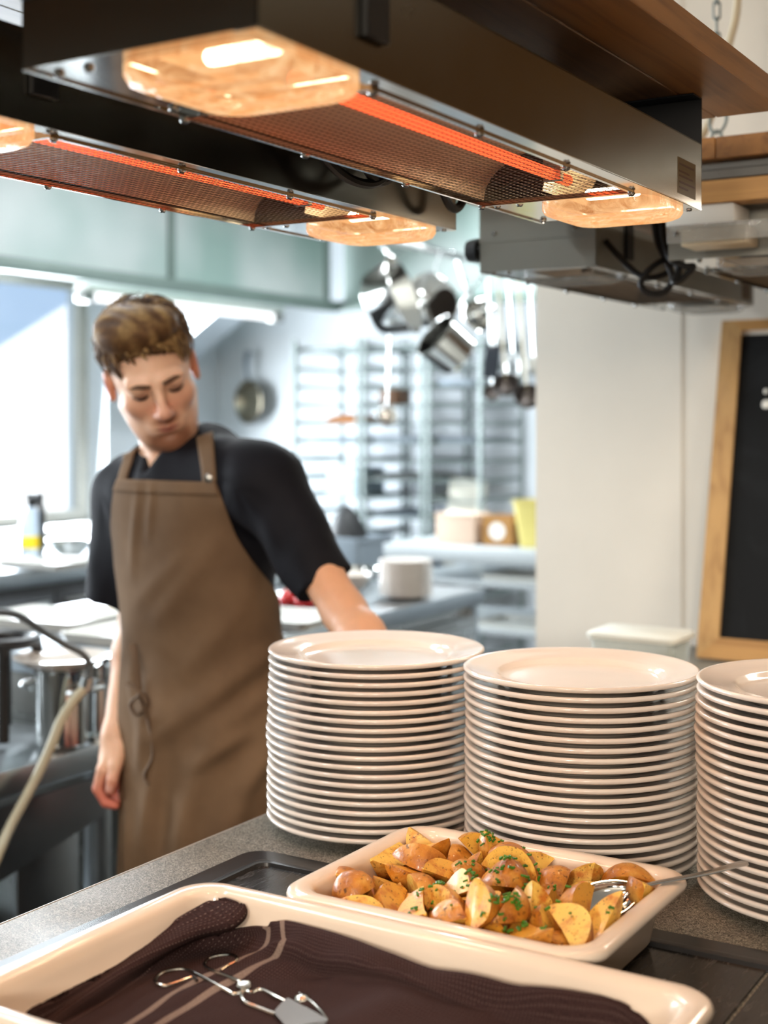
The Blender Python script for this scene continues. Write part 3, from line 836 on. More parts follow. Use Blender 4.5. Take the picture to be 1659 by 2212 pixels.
def basis(axis, up=(0, 0, 1)):
    z = Vector(axis).normalized(); x = Vector(up).cross(z).normalized(); y = z.cross(x)
    return Matrix((x, y, z)).transposed().to_4x4()

def hang_pot(label, px, py, d, R, depth, axis, handle, hlen, taper=.86, name='saucepan', mat=STEEL_MIRROR):
    """Pan whose mouth looks along axis, hung by its handle (a world direction) from the rail."""
    c = at(px, py, d)
    t = thing(name, label, 'pan', c, rot=(0, 0, 0), group='pans on the overhead rail')
    B = basis(axis)
    bm = new(); w = .003
    prof = [(0, -depth), (R * taper - .012, -depth), (R * taper, -depth + .012), (R, 0), (R + .004, .002), (R, .004), (R - w, .001), (R * taper - w, -depth + .014), (R * taper - .014, -depth + w), (0, -depth + w)]
    add_lathe(bm, prof, 40, B); obj('pan_body', bm, mat, t, angle=35)
    hd = Vector(handle).normalized()
    z = Vector(axis).normalized(); h = (hd - z * hd.dot(z)).normalized()
    bm = new(); p0 = h * (R * .97) - z * .02
    pts = smooth_path([p0, p0 + h * hlen * .25 + z * .012, p0 + h * hlen * .6 + z * .010, p0 + h * hlen], 6)
    add_tube(bm, pts, [.008 + .004 * k / len(pts) for k in range(len(pts))], 8, flat=(1.0, .45))
    obj('pan_handle', bm, STEEL, t)
    end = c + p0 + h * hlen
    bm = new(); tip = end - c
    rv, rd = on_u(CX + F_PX * (end.x / end.y), RU)
    top = W(RU, max(3.3, min(5.1, UV(end)[1])), RZ + .012) - c
    add_tube(bm, smooth_path([tip + h * .0 - Vector((0, 0, .012)), tip + Vector((.006, 0, -.004)), (tip + top) / 2, top + Vector((.0, 0, 0)), top + Vector((.012, .004, -.008))], 6), .003, 6)
    obj('pan_hook', bm, ZINC, t)
    return t
hang_pot('large polished saucepan at the left end of the rail, seen side on', 872, 636, 4.15, .122, .105, (.86, -.30, .30), (-.1, 0, 1), .050, .80)
hang_pot('pale steel pan with its base turned to the camera, beside the large saucepan', 922, 648, 4.40, .088, .085, (-.5, .75, .30), (.05, 0, 1), .085, .84)
hang_pot('deep steel pan hanging lowest, in front of the racks', 940, 724, 4.25, .078, .115, (-.72, -.35, .58), (.35, 0, 1), .215, .92)
hang_pot('small round steel pan nearest the ladles', 1030, 682, 4.55, .054, .060, (-.55, -.62, -.35), (-.25, 0, 1), .140, .85)

WOOD_TOOL = wood('pale_tool_handle', lin(206, 190, 152), lin(170, 150, 112), 'Z', .5)
LADLE_STEEL = steel('worn_ladle_steel', lin(112, 104, 100), .34)
BLUE_BLACK = mottled('dark_blue_nylon', lin(28, 40, 56), .45, .1)
def tool(name, label, x0, y0, x1, y1, d, head, hm=STEEL, hr=.006, R=.036):
    top, bot = at(x0, y0, d), at(x1, y1, d)
    t = thing(name, label, 'utensil', top, rot=(0, 0, 0), group='tools on the overhead rail')
    b = bot - top
    bm = new(); add_tube(bm, [Vector((0, 0, 0)), b * .3, b * .8, b], [hr, hr * 1.2, hr * .9, hr * .8], 8, flat=(1.35, .5)); obj('tool_handle', bm, hm, t)
    bm = new()
    if head == 'ladle':
        B = Matrix.Translation(b + Vector((0, -R * .8, -R * .35))) @ basis((-.15, -.75, .65))
        prof = [(R * math.sin(q), -R * math.cos(q)) for q in [math.pi / 2 * k / 8 for k in range(9)]]
        prof += [(R * .94 * math.sin(q), -R * .94 * math.cos(q)) for q in [math.pi / 2 * (8 - k) / 8 for k in range(9)]]
        prof[0] = (0, -R); prof[-1] = (0, -R * .94)
        add_lathe(bm, prof, 24, B); obj('ladle_bowl', bm, LADLE_STEEL, t)
    elif head == 'turner':
        M = Matrix.Translation(b + Vector((0, 0, -.045))) @ Matrix.Rotation(.12, 4, 'Y')
        add_box(bm, (0, 0, 0), (.050, .003, .110), .001, M, seg=1); obj('turner_blade', bm, BLUE_BLACK, t)
    elif head == 'skimmer':
        add_ball(bm, b + Vector((0, 0, -.028)), (.034, .006, .034), 20, 10); obj('skimmer_disc', bm, STEEL, t)
    elif head == 'whisk':
        for k in range(6):
            a = math.pi * k / 6; c, s = math.cos(a), math.sin(a)
            add_tube(bm, [b + Vector((c * .024 * math.sin(q), s * .024 * math.sin(q), -.055 + .055 * math.cos(q))) for q in [2 * math.pi * j / 14 for j in range(15)]], .0012, 5)
        obj('whisk_wires', bm, CHROME, t)
    else:
        add_ball(bm, b + Vector((0, 0, -.03)), (.024, .007, .036), 16, 10); obj('spoon_bowl', bm, hm, t)
    bm = new(); rz_ = RZ + .012; tp = at(x0, y0, d); rt = W(RU, min(5.12, UV(tp)[1]), rz_) - tp
    add_tube(bm, smooth_path([Vector((0, 0, -.012)), Vector((.004, 0, .006)), rt * .6, rt, rt + Vector((.01, .004, -.01))], 6), .0024, 6); obj('tool_hook', bm, ZINC, t)
tool('skimmer', 'long thin skimmer hanging in front of the racks, below the large saucepan', 848, 560, 836, 880, 4.32, 'skimmer', STEEL, .005)
tool('turner', 'dark blue-black turner at the left of the ladles', 1052, 580, 1062, 752, 4.5, 'turner', STEEL)
tool('ladle', 'steel ladle with a cream handle, second from the left of the tools', 1074, 590, 1092, 818, 4.5, 'ladle', WOOD_TOOL, .0075, .044)
tool('whisk', 'wire whisk between the two cream-handled ladles', 1098, 600, 1108, 760, 4.65, 'whisk', STEEL, .007)
tool('ladle', 'steel ladle with a cream handle, nearest the white partition', 1118, 600, 1138, 842, 4.55, 'ladle', WOOD_TOOL, .0075, .048)
tool('serving_spoon', 'steel serving spoon hanging behind the ladles', 1144, 600, 1152, 770, 4.8, 'spoon', STEEL)
tool('ladle', 'low-hanging wide steel ladle at the left of the ladles, under the turner', 1080, 600, 1062, 838, 4.75, 'ladle', STEEL, .006, .034)

# ---- frying pan on the left wall
vv, dd = on_v(552, 6.59)
t = thing('frying_pan', 'worn steel frying pan hanging by its handle on the kitchen wall', 'pan', W(vv, 6.545, zat(868, dd)), ROT - math.pi / 2 - .30)
B = Matrix.Rotation(math.pi / 2, 4, 'Y')
bm = new(); add_lathe(bm, [(0, -.018), (.105, -.018), (.128, .022), (.132, .024), (.128, .026), (.102, -.014), (0, -.014)], 40, B); obj('pan_body', bm, steel('worn_pan_steel', lin(156, 148, 130), .32), t)
bm = new(); add_tube(bm, smooth_path([(.015, 0, .125), (.03, 0, .17), (.035, 0, .24), (.02, 0, .300)], 6), [.012] * 9 + [.015] * 5 + [.019] * 5, 10, flat=(1, .6)); obj('pan_handle', bm, mottled('slate_blue_handle', lin(84, 98, 112), .4, .08), t)
bm = new(); add_cyl(bm, (-.045, 0, .290), (.03, 0, .290), .005, seg=8); obj('wall_hook', bm, STEEL, t)

# ---- trolleys of oven racks in front of the back wall
TRAY = steel('baking_tray', lin(168, 176, 184), .34)
def rack(label, px0, px1, vf, top, n, first=None):
    u0, d0 = on_v(px0, vf); u1, d1 = on_v(px1, vf); w, dep = u1 - u0, .46
    t = thing('rack_trolley', label, 'rack', W((u0 + u1) / 2, vf, 0), group='wheeled rack trolleys by the back wall')
    for s in (-1, 1):
        bm = new(); x = s * (w / 2 - .012)
        add_tube(bm, smooth_path([(x, 0, .12), (x, 0, top - .10), (x, .02, top - .02), (x, .10, top), (x, dep - .10, top), (x, dep - .02, top - .02), (x, dep, top - .10), (x, dep, .12)], 5), .0125, 8)
        obj('side_frame', bm, ZINC, t)
    for y in (.06, dep - .06):
        bm = new(); add_cyl(bm, (-w / 2 + .012, y, top - .006), (w / 2 - .012, y, top - .006), .011, seg=10); obj('cross_bar', bm, ZINC, t)
        bm = new(); add_cyl(bm, (-w / 2 + .012, y, .16), (w / 2 - .012, y, .16), .011, seg=10); obj('cross_bar', bm, ZINC, t)
    bm = new(); x = w / 2 - .026
    add_box(bm, (-x, dep / 2, 0), (.022, dep, .003)); add_box(bm, (x, dep / 2, 0), (.022, dep, .003)); add_box(bm, (-x - .010, dep / 2, .010), (.003, dep, .022)); add_box(bm, (x + .010, dep / 2, .010), (.003, dep, .022))
    add_cyl(bm, (-x, dep - .01, 0), (x, dep - .01, 0), .005, seg=6); add_cyl(bm, (-x, .01, 0), (x, .01, 0), .005, seg=6)
    me = finish_mesh('runner', bm, ZINC, 30)
    for k in range(n): obj('runner', me, None, t, (0, 0, .24 + k * (top - .36) / (n - 1)))
    for x in (-w / 2 + .012, w / 2 - .012):
        for y in (.0, dep):
            bm = new(); add_cyl(bm, (x - .014, y, .055), (x + .014, y, .055), .055, seg=16); bx(bm, x - .02, x + .02, y - .018, y + .018, .08, .125)
            obj('castor', bm, RUBBER, t)
    return (u0 + u1) / 2, w, [.24 + k * (top - .36) / (n - 1) for k in range(n)]
def tray_on(rk, slot, label, vf, mat=TRAY, h=.028):
    uc, w, zs = rk
    bm = new(); a, b = w / 2 - .036, .20
    add_loft(bm, [rrect(a - .008, b - .008, .02, 0), rrect(a, b, .02, h), rrect(a + .004, b + .004, .02, h), rrect(a - .002, b - .002, .02, h - .001), rrect(a - .010, b - .010, .02, .003)], True, True, True)
    return tag(obj('baking_tray', bm, mat, None, W(uc, vf + .22, zs[slot] + .0052), (0, 0, ROT)), label, 'tray', 'trays on the rack trolleys')
RA = rack('left rack trolley, mostly empty, with a loaf board near its top', 634, 778, 6.02, 1.80, 16)
RB = rack('middle rack trolley filled with trays in its lower half', 783, 918, 6.02, 1.80, 16)
RC = rack('right rack trolley with a beige board leaning inside', 923, 1044, 6.02, 1.80, 16)
for k in (11, 5, 3): tray_on(RA, k, f'bright shallow tray in slot {ordinal(15 - k)} from the top of the left trolley', 6.02)
for k in (2, 3, 4, 5, 7, 9, 11): tray_on(RB, k, f'shallow steel tray in slot {ordinal(15 - k)} from the top of the middle trolley', 6.02, TRAY if k % 3 else STEEL_DARK)
for k in (14, 11): tray_on(RC, k, f'shallow steel tray in slot {ordinal(15 - k)} from the top of the right trolley', 6.02)
DARKWOOD = wood('dark_board', lin(150, 96, 54), lin(96, 58, 32), 'X', .6)
bm = new(); add_loft(bm, [rrect(.125, .12, .05, 0), rrect(.13, .125, .05, .012), rrect(.10, .10, .05, .04), rrect(.04, .05, .03, .052)], True, True, True)
tag(obj('bread_loaf', bm, mottled('brown_crust', lin(150, 98, 56), .7, .25, 20), None, W(RA[0] + .03, 6.24, RA[2][12] + .006), (0, 0, ROT)), 'flat brown loaf on an upper slot of the left trolley', 'bread')
bm = new(); bx(bm, -.05, .05, -.08, .08, 0, .085, .008)
tag(obj('brown_tin', bm, mottled('brown_tin_paint', lin(96, 66, 42), .5, .15), None, W(RB[0] - .10, 6.20, RB[2][13] + .006), (0, 0, ROT)), 'small dark brown tin near the top of the middle trolley', 'tin')
bm = new(); bx(bm, -.095, .095, -.14, .14, 0, .15, .006)
tag(obj('plastic_crate', bm, mottled('grey_blue_plastic', lin(160, 182, 196), .5, .05), None, W(RA[0] + .05, 6.24, RA[2][8] + .006), (0, 0, ROT)), 'grey-blue plastic box halfway up the left trolley', 'box')
bm = new(); add_box(bm, (0, 0, .235), (.215, .016, .47), .006, Matrix.Rotation(-.10, 4, 'X') @ Matrix.Rotation(.03, 4, 'Y'))
tag(obj('cutting_board', bm, mottled('beige_board', lin(186, 184, 170), .6, .04), None, W(RC[0] - .03, 6.15, RC[2][4] + .022), (0, 0, ROT)), 'beige plastic cutting board leaning in the right trolley', 'board')

# ---- tables and counters
DARK_FRONT = mottled('dark_cupboard_front', lin(64, 66, 70), .45, .08)
def table(name, label, u0, u1, v0, v1, top, thick=.04, shelves=(), legs=True, mat=STEEL_BENCH, panel=False, cat='table', lip=.0, front=None):
    t = thing(name, label, cat, W((u0 + u1) / 2, (v0 + v1) / 2, 0)); a, b = (u1 - u0) / 2, (v1 - v0) / 2
    bm = new(); bx(bm, -a, a, -b, b, top - thick, top, .004); obj('worktop', bm, mat, t)
    if lip:
        bm = new(); bx(bm, -a, -a + .012, -b, b, top + .0005, top + lip, .002); obj('splashback', bm, mat, t)
    if panel:
        bm = new(); bx(bm, -a + .02, a - .03, -b + .02, b - .02, .12, top - thick - .0005, .003); obj('cupboard_body', bm, front or STEEL_DARK, t)
        n = max(1, round(2 * b / .55))
        for k in range(n):
            y0 = -b + .03 + k * (2 * b - .06) / n; y1 = y0 + (2 * b - .06) / n - .008
            bm = new(); bx(bm, a - .0295, a - .012, y0, y1, .14, top - thick - .03, .003); dr = obj('door', bm, front or STEEL_DARK, t)
            bm = new(); bx(bm, a - .012, a + .008, y0 + .04, y1 - .04, top - thick - .075, top - thick - .060, .003); obj('door_handle', bm, STEEL, dr)
    for z in shelves:
        bm = new(); bx(bm, -a + .02, a - .02, -b + .02, b - .02, z - .02, z, .003); obj('undershelf', bm, mat, t)
    if legs:
        for x in (-a + .035, a - .035):
            for y in (-b + .035, b - .035):
                bm = new(); bx(bm, x - .02, x + .02, y - .02, y + .02, 0, top - thick - .0005, .003); obj('leg', bm, mat, t)
    return t
table('work_island', 'stainless work island behind the chef, with plates and bowls on top', -2.72, -1.89, 2.15, 3.70, .900, .045, (), True, STEEL_BENCH, True)
table('back_table', 'pale-topped table with undershelves in front of the rack trolleys', -2.80, -.9, 4.60, 5.25, .928, .058, (.80, .62, .30), mat=mottled('pale_grey_laminate', lin(166, 172, 174), .35, .03))
table('cooking_bench', 'dark-fronted cooking bench along the window wall', -4.85, -3.50, 1.4, 5.15, .895, .06, (), False, STEEL_BENCH, True, front=DARK_FRONT)
table('sink_table', 'low steel sink table at far left beside the chef\'s hand', -2.78, -1.90, 1.30, 2.10, .762, .05, (.25,), True, STEEL_BENCH)
# brace plates under the sink table
for x, lab in ((-2.24, 'left'), (-1.97, 'right')):
    pass

def put(name, bm, mat, u, v, z, label, cat, group=None, rz=ROT, angle=38):
    return tag(obj(name, bm, mat, None, W(u, v, z), (0, 0, rz), angle), label, cat, group)
# small plates stacked on the island
bm = new(); add_lathe(bm, [(0, 0), (.045, 0), (.05, .003), (.076, .012), (.078, .015), (.074, .0155), (.048, .007), (0, .006)], 40); SP = finish_mesh('side_plate', bm, PORCELAIN, 180)
for i in range(11):
    k = 10 - i; where = 'topmost' if k == 0 else 'bottom' if i == 0 else ordinal(k) + ' from the top'
    tag(obj('side_plate', SP, None, None, W(-1.985, 3.385, .9005 + i * .0095), (0, 0, i)), f'small white plate, {where} of the blurred stack on the work island', 'plate', 'small plates on the work island')
def bowl(R, h): 
    bm = new(); add_lathe(bm, [(0, 0), (R * .5, 0), (R * .82, h * .4), (R, h), (R + .003, h + .001), (R - .003, h), (R * .79, h * .42), (R * .48, .004), (0, .004)], 36); return bm
put('mixing_bowl', bowl(.10, .075), STEEL_MIRROR, -2.50, 3.52, .9005, 'shiny steel bowl on the far corner of the work island', 'bowl')
put('mixing_bowl', bowl(.075, .055), PORCELAIN, -2.20, 3.40, .9005, 'white bowl just left of the blurred small plates', 'bowl')
put('mixing_bowl', bowl(.065, .05), STEEL_MIRROR, -2.28, 3.60, .9005, 'small steel bowl behind the white bowl on the island', 'bowl')
RED = mottled('tomato_skin', lin(190, 26, 26), .25, .15, 12); GREEN = mottled('leaf_green', lin(80, 120, 40), .5, .2)
for k, (px, py, lab) in enumerate(((628, 1292, 'leftmost of the three'), (660, 1296, 'middle one of the three'), (690, 1291, 'rightmost of the three'))):
    d = (CAM_Z - .93) * F_PX / (py - HORIZON); q = at(px, py, d); u, v = UV(q)
    t = thing('tomato', f'red tomato on the work island behind the chef\'s elbow, {lab}', 'tomato', W(u, v, .9005), group='tomatoes on the work island')
    bm = new(); add_ball(bm, (0, 0, .028), (.033, .033, .028), 18, 12); obj('flesh', bm, RED, t)
    bm = new(); add_cyl(bm, (0, 0, .052), (0, 0, .066), .003, seg=6)
    for a in range(5): add_tube(bm, [(0, 0, .057), (.010 * math.cos(a * 1.257), .010 * math.sin(a * 1.257), .059), (.018 * math.cos(a * 1.257), .018 * math.sin(a * 1.257), .053)], [.003, .0025, .001], 5)
    obj('stalk', bm, GREEN, t)
bm = new(); add_loft(bm, [rrect(.15, .11, .02, 0), rrect(.16, .12, .02, .022), rrect(.156, .116, .02, .021), rrect(.146, .106, .02, .004)], True, True, True)
WT = finish_mesh('white_tray', bm, WHITE_PLASTIC)
for (u, v, z, lab) in ((-2.03, 2.80, .9005, 'white plastic tray on the island edge beside the chef\'s arm'), (-2.36, 2.95, .9005, 'white plastic tray farther in on the island, behind the chef'),
                       (-2.50, 2.50, .9005, 'white plastic tray on the near end of the island, left of the chef'), (-2.12, 2.42, .9005, 'white plastic tray at the island\'s near corner, left of the chef')):
    tag(obj('white_tray', WT, None, None, W(u, v, z), (0, 0, ROT + .1)), lab, 'tray', 'white trays on the work island')
bm = new(); add_lathe(bm, [(0, 0), (.085, 0), (.09, .02), (.07, .045), (.03, .06), (0, .063)], 28)
put('bread_dough', bm, mottled('pale_dough', lin(222, 208, 188), .8, .06), -2.40, 2.72, .9005, 'pale round dough under cloth on the island, left of the chef', 'dough')
bm = new(); add_tube(bm, smooth_path([(0, 0, .006), (.08, .03, .010), (.16, .05, .02), (.20, .06, .016)], 6), .005, 8, flat=(1.6, .6)); add_ball(bm, (.225, .066, .016), (.034, .022, .009), 14, 8)
put('steel_spoon', bm, STEEL_MIRROR, -2.38, 3.22, .9005, 'long steel spoon lying on the work island behind the chef\'s forearm', 'spoon')
# on the back table
t = thing('storage_box', 'pale pink cardboard box on the back table', 'box', W(*(lambda r: (r[0], 4.78))(on_v(980, 4.70)), .9285))
bm = new(); bx(bm, -.085, .085, -.07, .07, 0, .106, .002); obj('carton', bm, mottled('pink_card', lin(206, 180, 160), .8, .04), t)
bm = new(); bx(bm, -.088, .088, -.073, .073, .1065, .118, .002); obj('lid', bm, mottled('pink_card_lid', lin(214, 190, 170), .8, .04), t)
t = thing('wooden_crate', 'brown wooden box with a pale round emblem on the back table', 'box', W(*(lambda r: (r[0], 4.80))(on_v(1066, 4.70)), .9285))
CRATE = wood('crate_wood', lin(168, 120, 58), lin(120, 82, 38), 'X', .6)
for nm, a in (('front_board', (-.064, .064, -.07, -.060, 0, .112)), ('back_board', (-.064, .064, .06, .07, 0, .112)), ('side_board', (-.064, -.054, -.0595, .0595, 0, .112)), ('side_board', (.054, .064, -.0595, .0595, 0, .112)), ('base_board', (-.0535, .0535, -.0595, .0595, 0, .008))):
    bm = new(); bx(bm, *a, .001, seg=1); obj(nm, bm, CRATE, t)
bm = new(); add_lathe(bm, [(0, 0), (.034, 0), (.034, .001), (0, .001)], 28, Matrix.Translation((0, -.0705, .056)) @ Matrix.Rotation(math.pi / 2, 4, 'X')); obj('emblem', bm, PAPER, t)
t = thing('yellow_bin', 'pale yellow plastic bin on the back table beside the partition', 'bin', W(*(lambda r: (r[0], 4.78))(on_v(1148, 4.70)), .9285))
YEL = mottled('pale_yellow_plastic', lin(196, 182, 104), .5, .05)
bm = new(); add_loft(bm, [rrect(.062, .06, .02, 0), rrect(.086, .08, .024, .172), rrect(.090, .084, .024, .172), rrect(.090, .084, .024, .178), rrect(.083, .077, .022, .178), rrect(.060, .057, .02, .004)], True, True, True); obj('bin_body', bm, YEL, t)
for (px, dv, z, l) in ((1110, .02, .80, 'upper'), (1105, .05, .62, 'lower')):
    u, d = on_v(px, 4.62 + dv)
    tag(obj('white_tray', WT, None, None, W(u, 4.78, z + .0005), (0, 0, ROT)), f'white plastic tray on the {l} undershelf of the back table', 'tray', 'white trays under the back table')
# grey bin with black bag in front of the left trolley
t = thing('waste_bin', 'grey bin with a black bag peak, in front of the left trolley', 'bin', W(*(lambda r: (r[0], 5.55))(on_v(735, 5.5)), 0))
GREYP = mottled('grey_plastic', lin(120, 130, 138), .5, .06)
bm = new(); add_loft(bm, [rrect(.15, .13, .03, 0), rrect(.18, .16, .03, .84), rrect(.185, .165, .03, .84), rrect(.185, .165, .03, .86), rrect(.174, .154, .03, .86), rrect(.14, .12, .03, .01)], True, True, True); obj('bin_body', bm, GREYP, t)
bm = new(); add_loft(bm, [[(r * math.cos(q) * (1 + .12 * math.sin(3 * q)) * .9, r * math.sin(q) * .9, z) for q in [2 * math.pi * k / 16 for k in range(16)]] for r, z in ((.12, .80), (.105, .88), (.07, .95), (.035, .99), (.012, 1.005))], True, True, True); obj('bin_bag', bm, RUBBER, t)

# ---- on the cooking bench under the window
q = lambda px, py, z: UV(at(px, py, (CAM_Z - z) * F_PX / (py - HORIZON)))
u, v = q(68, 1210, .895)
t = thing('spray_bottle', 'pale blue spray bottle with yellow label and black trigger, under the window', 'bottle', W(u, v, .8955))
bm = new(); add_lathe(bm, [(0, 0), (.040, 0), (.043, .006), (.043, .13), (.036, .165), (.018, .19), (.016, .20), (0, .20)], 28); obj('bottle_body', bm, mottled('pale_blue_plastic', lin(196, 214, 232), .3, .04), t)
bm = new(); add_lathe(bm, [(.0435, .045), (.0438, .046), (.0438, .090), (.0435, .091)], 28); obj('label', bm, mottled('yellow_label', lin(236, 206, 30), .5, .04), t)
bm = new(); add_cyl(bm, (0, 0, .198), (0, 0, .222), .019, seg=16); bx(bm, -.02, .055, -.013, .013, .222, .250, .006); add_tube(bm, [(.040, 0, .224), (.052, 0, .19), (.058, 0, .12), (.056, 0, .02)], [.012, .012, .011, .009], 8); obj('trigger', bm, BLACK_PLASTIC, t)
u, v = q(150, 1200, .895); put('mixing_bowl', bowl(.085, .06), STEEL_MIRROR, u, v, .8955, 'shiny steel bowl on the cooking bench beside the chef\'s sleeve', 'bowl')
u, v = q(118, 1175, .895); bm = new(); bx(bm, -.05, .05, -.05, .05, 0, .06, .006); put('butter_tub', bm, WHITE_PLASTIC, u, v, .8955, 'small white tub behind the spray bottle', 'tub')
u, v = q(40, 1225, .895); tag(obj('white_tray', WT, None, None, W(u + .05, v + .1, .8955), (0, 0, ROT)), 'white plastic tray on the cooking bench in front of the spray bottle', 'tray')
t = thing('griddle', 'dark griddle plate with raised back on the cooking bench', 'griddle', W(-4.25, 3.05, .8955))
bm = new(); bx(bm, -.30, .30, -.55, .40, 0, .05, .006); obj('griddle_plate', bm, STEEL_DARK, t)
bm = new(); bx(bm, -.30, -.28, -.55, .40, .0505, .17, .004); obj('splash_guard', bm, STEEL_DARK, t)

# ---- sink table objects at far left
def stockpot(label, u, v, z, R, h):
    t = thing('stockpot', label, 'pot', W(u, v, z))
    bm = new(); add_lathe(bm, [(0, 0), (R - .008, 0), (R, .008), (R, h - .004), (R + .006, h), (R + .006, h + .003), (R - .002, h + .002), (R - .004, .01), (0, .006)], 36); obj('pot_body', bm, STEEL_MIRROR, t)
    for s in (-1, 1):
        bm = new(); add_tube(bm, smooth_path([(s * R, -.035, h - .04), (s * (R + .03), -.03, h - .035), (s * (R + .03), .03, h - .035), (s * R, .035, h - .04)], 5), .005, 8); obj('pot_handle', bm, STEEL, t)
u, v = q(150, 1600, .762); stockpot('tall polished steel pot on the low sink table', -1.955, 1.985, .7625, .050, .155)
bm = new(); add_lathe(bm, [(0, 0), (.066, 0), (.094, .018), (.096, .020), (.066, .006), (0, .005)], 40); put('white_platter', bm, PORCELAIN, -1.955, 1.985, .9215, 'broad white platter resting on the tall steel pot', 'platter')
t = thing('spray_hose', 'pre-rinse hose: dark arched tube joined to a beige hose at lower left', 'hose', at(185, 1470, 2.62), rot=(0, 0, 0))
o0 = at(185, 1470, 2.62)
bm = new(); add_tube(bm, [p - o0 for p in smooth_path([at(-60, 1330, 2.5), at(-10, 1322, 2.5), at(40, 1330, 2.52), at(90, 1362, 2.55), at(140, 1392, 2.58), at(178, 1412, 2.6), at(196, 1440, 2.62), at(192, 1468, 2.62)], 8)], .0068, 8); obj('dark_tube', bm, mottled('grey_rubber', lin(86, 92, 94), .5, .1), t)
bm = new(); add_cyl(bm, at(192, 1462, 2.62) - o0, at(183, 1490, 2.62) - o0, .014, .011, 14); obj('coupling', bm, STEEL, t)
bm = new(); add_tube(bm, [p - o0 for p in smooth_path([at(184, 1486, 2.62), at(160, 1512, 2.6), at(132, 1556, 2.58), at(112, 1606, 2.56), at(88, 1660, 2.54), at(52, 1730, 2.5), at(20, 1790, 2.46), at(-10, 1860, 2.4), at(-60, 1980, 2.35), at(-110, 2250, 2.32), at(-140, 2560, 2.32), at(-200, 2640, 2.42), at(-420, 2560, 2.52)], 8)], .0098, 10); obj('beige_hose', bm, mottled('beige_hose_rubber', lin(176, 170, 146), .5, .08), t)
t = thing('faucet', 'steel mixer tap standing on the low sink table by the chef\'s forearm', 'tap', W(-1.929, 2.066, .7625))
bm = new(); add_lathe(bm, [(0, 0), (.028, 0), (.028, .01), (.014, .018), (.013, .12), (.018, .125), (.018, .15), (0, .152)], 24); obj('tap_body', bm, CHROME, t)
bm = new(); add_tube(bm, smooth_path([(0, 0, .13), (-.05, -.02, .15), (-.09, -.03, .14), (-.10, -.035, .11)], 6), .009, 10); obj('spout', bm, CHROME, t)
bm = new(); add_tube(bm, [(0, 0, .15), (.03, -.01, .165), (.055, -.02, .17)], [.007, .006, .005], 8); obj('lever', bm, CHROME, t)
t = thing('folding_stand', 'black tubular stand with a ring top on the low sink table, at the left border', 'stand', W(-2.095, 1.965, .7625))
bm = new(); add_tube(bm, [(.062 * math.cos(a), .062 * math.sin(a), .20) for a in [2 * math.pi * k / 28 for k in range(28)]], .012, 8, closed=True); obj('ring', bm, BLACK_PLASTIC, t)
for k in range(4):
    a = math.pi / 4 + k * math.pi / 2
    bm = new(); add_tube(bm, [(.062 * math.cos(a), .062 * math.sin(a), .195), (.085 * math.cos(a), .085 * math.sin(a), .012)], .012, 8); obj('leg', bm, BLACK_PLASTIC, t)
# panel and gusset of the sink table, facing the counter
t = thing('bracket_panel', 'grey steel support panel with slanting gusset below the sink table', 'panel', W(-1.905, 1.98, 0))
bm = new(); bx(bm, -.012, .0, -.16, .0, .10, .60, .002); obj('upright', bm, STEEL_BENCH, t)
bm = new(); add_loft(bm, [[(x, y, z) for y, z in ((-.34, .70), (.06, .70), (.06, .62), (-.34, .54))] for x in (.002, .010)], True, True, True); obj('gusset', bm, STEEL_BENCH, t, angle=20)

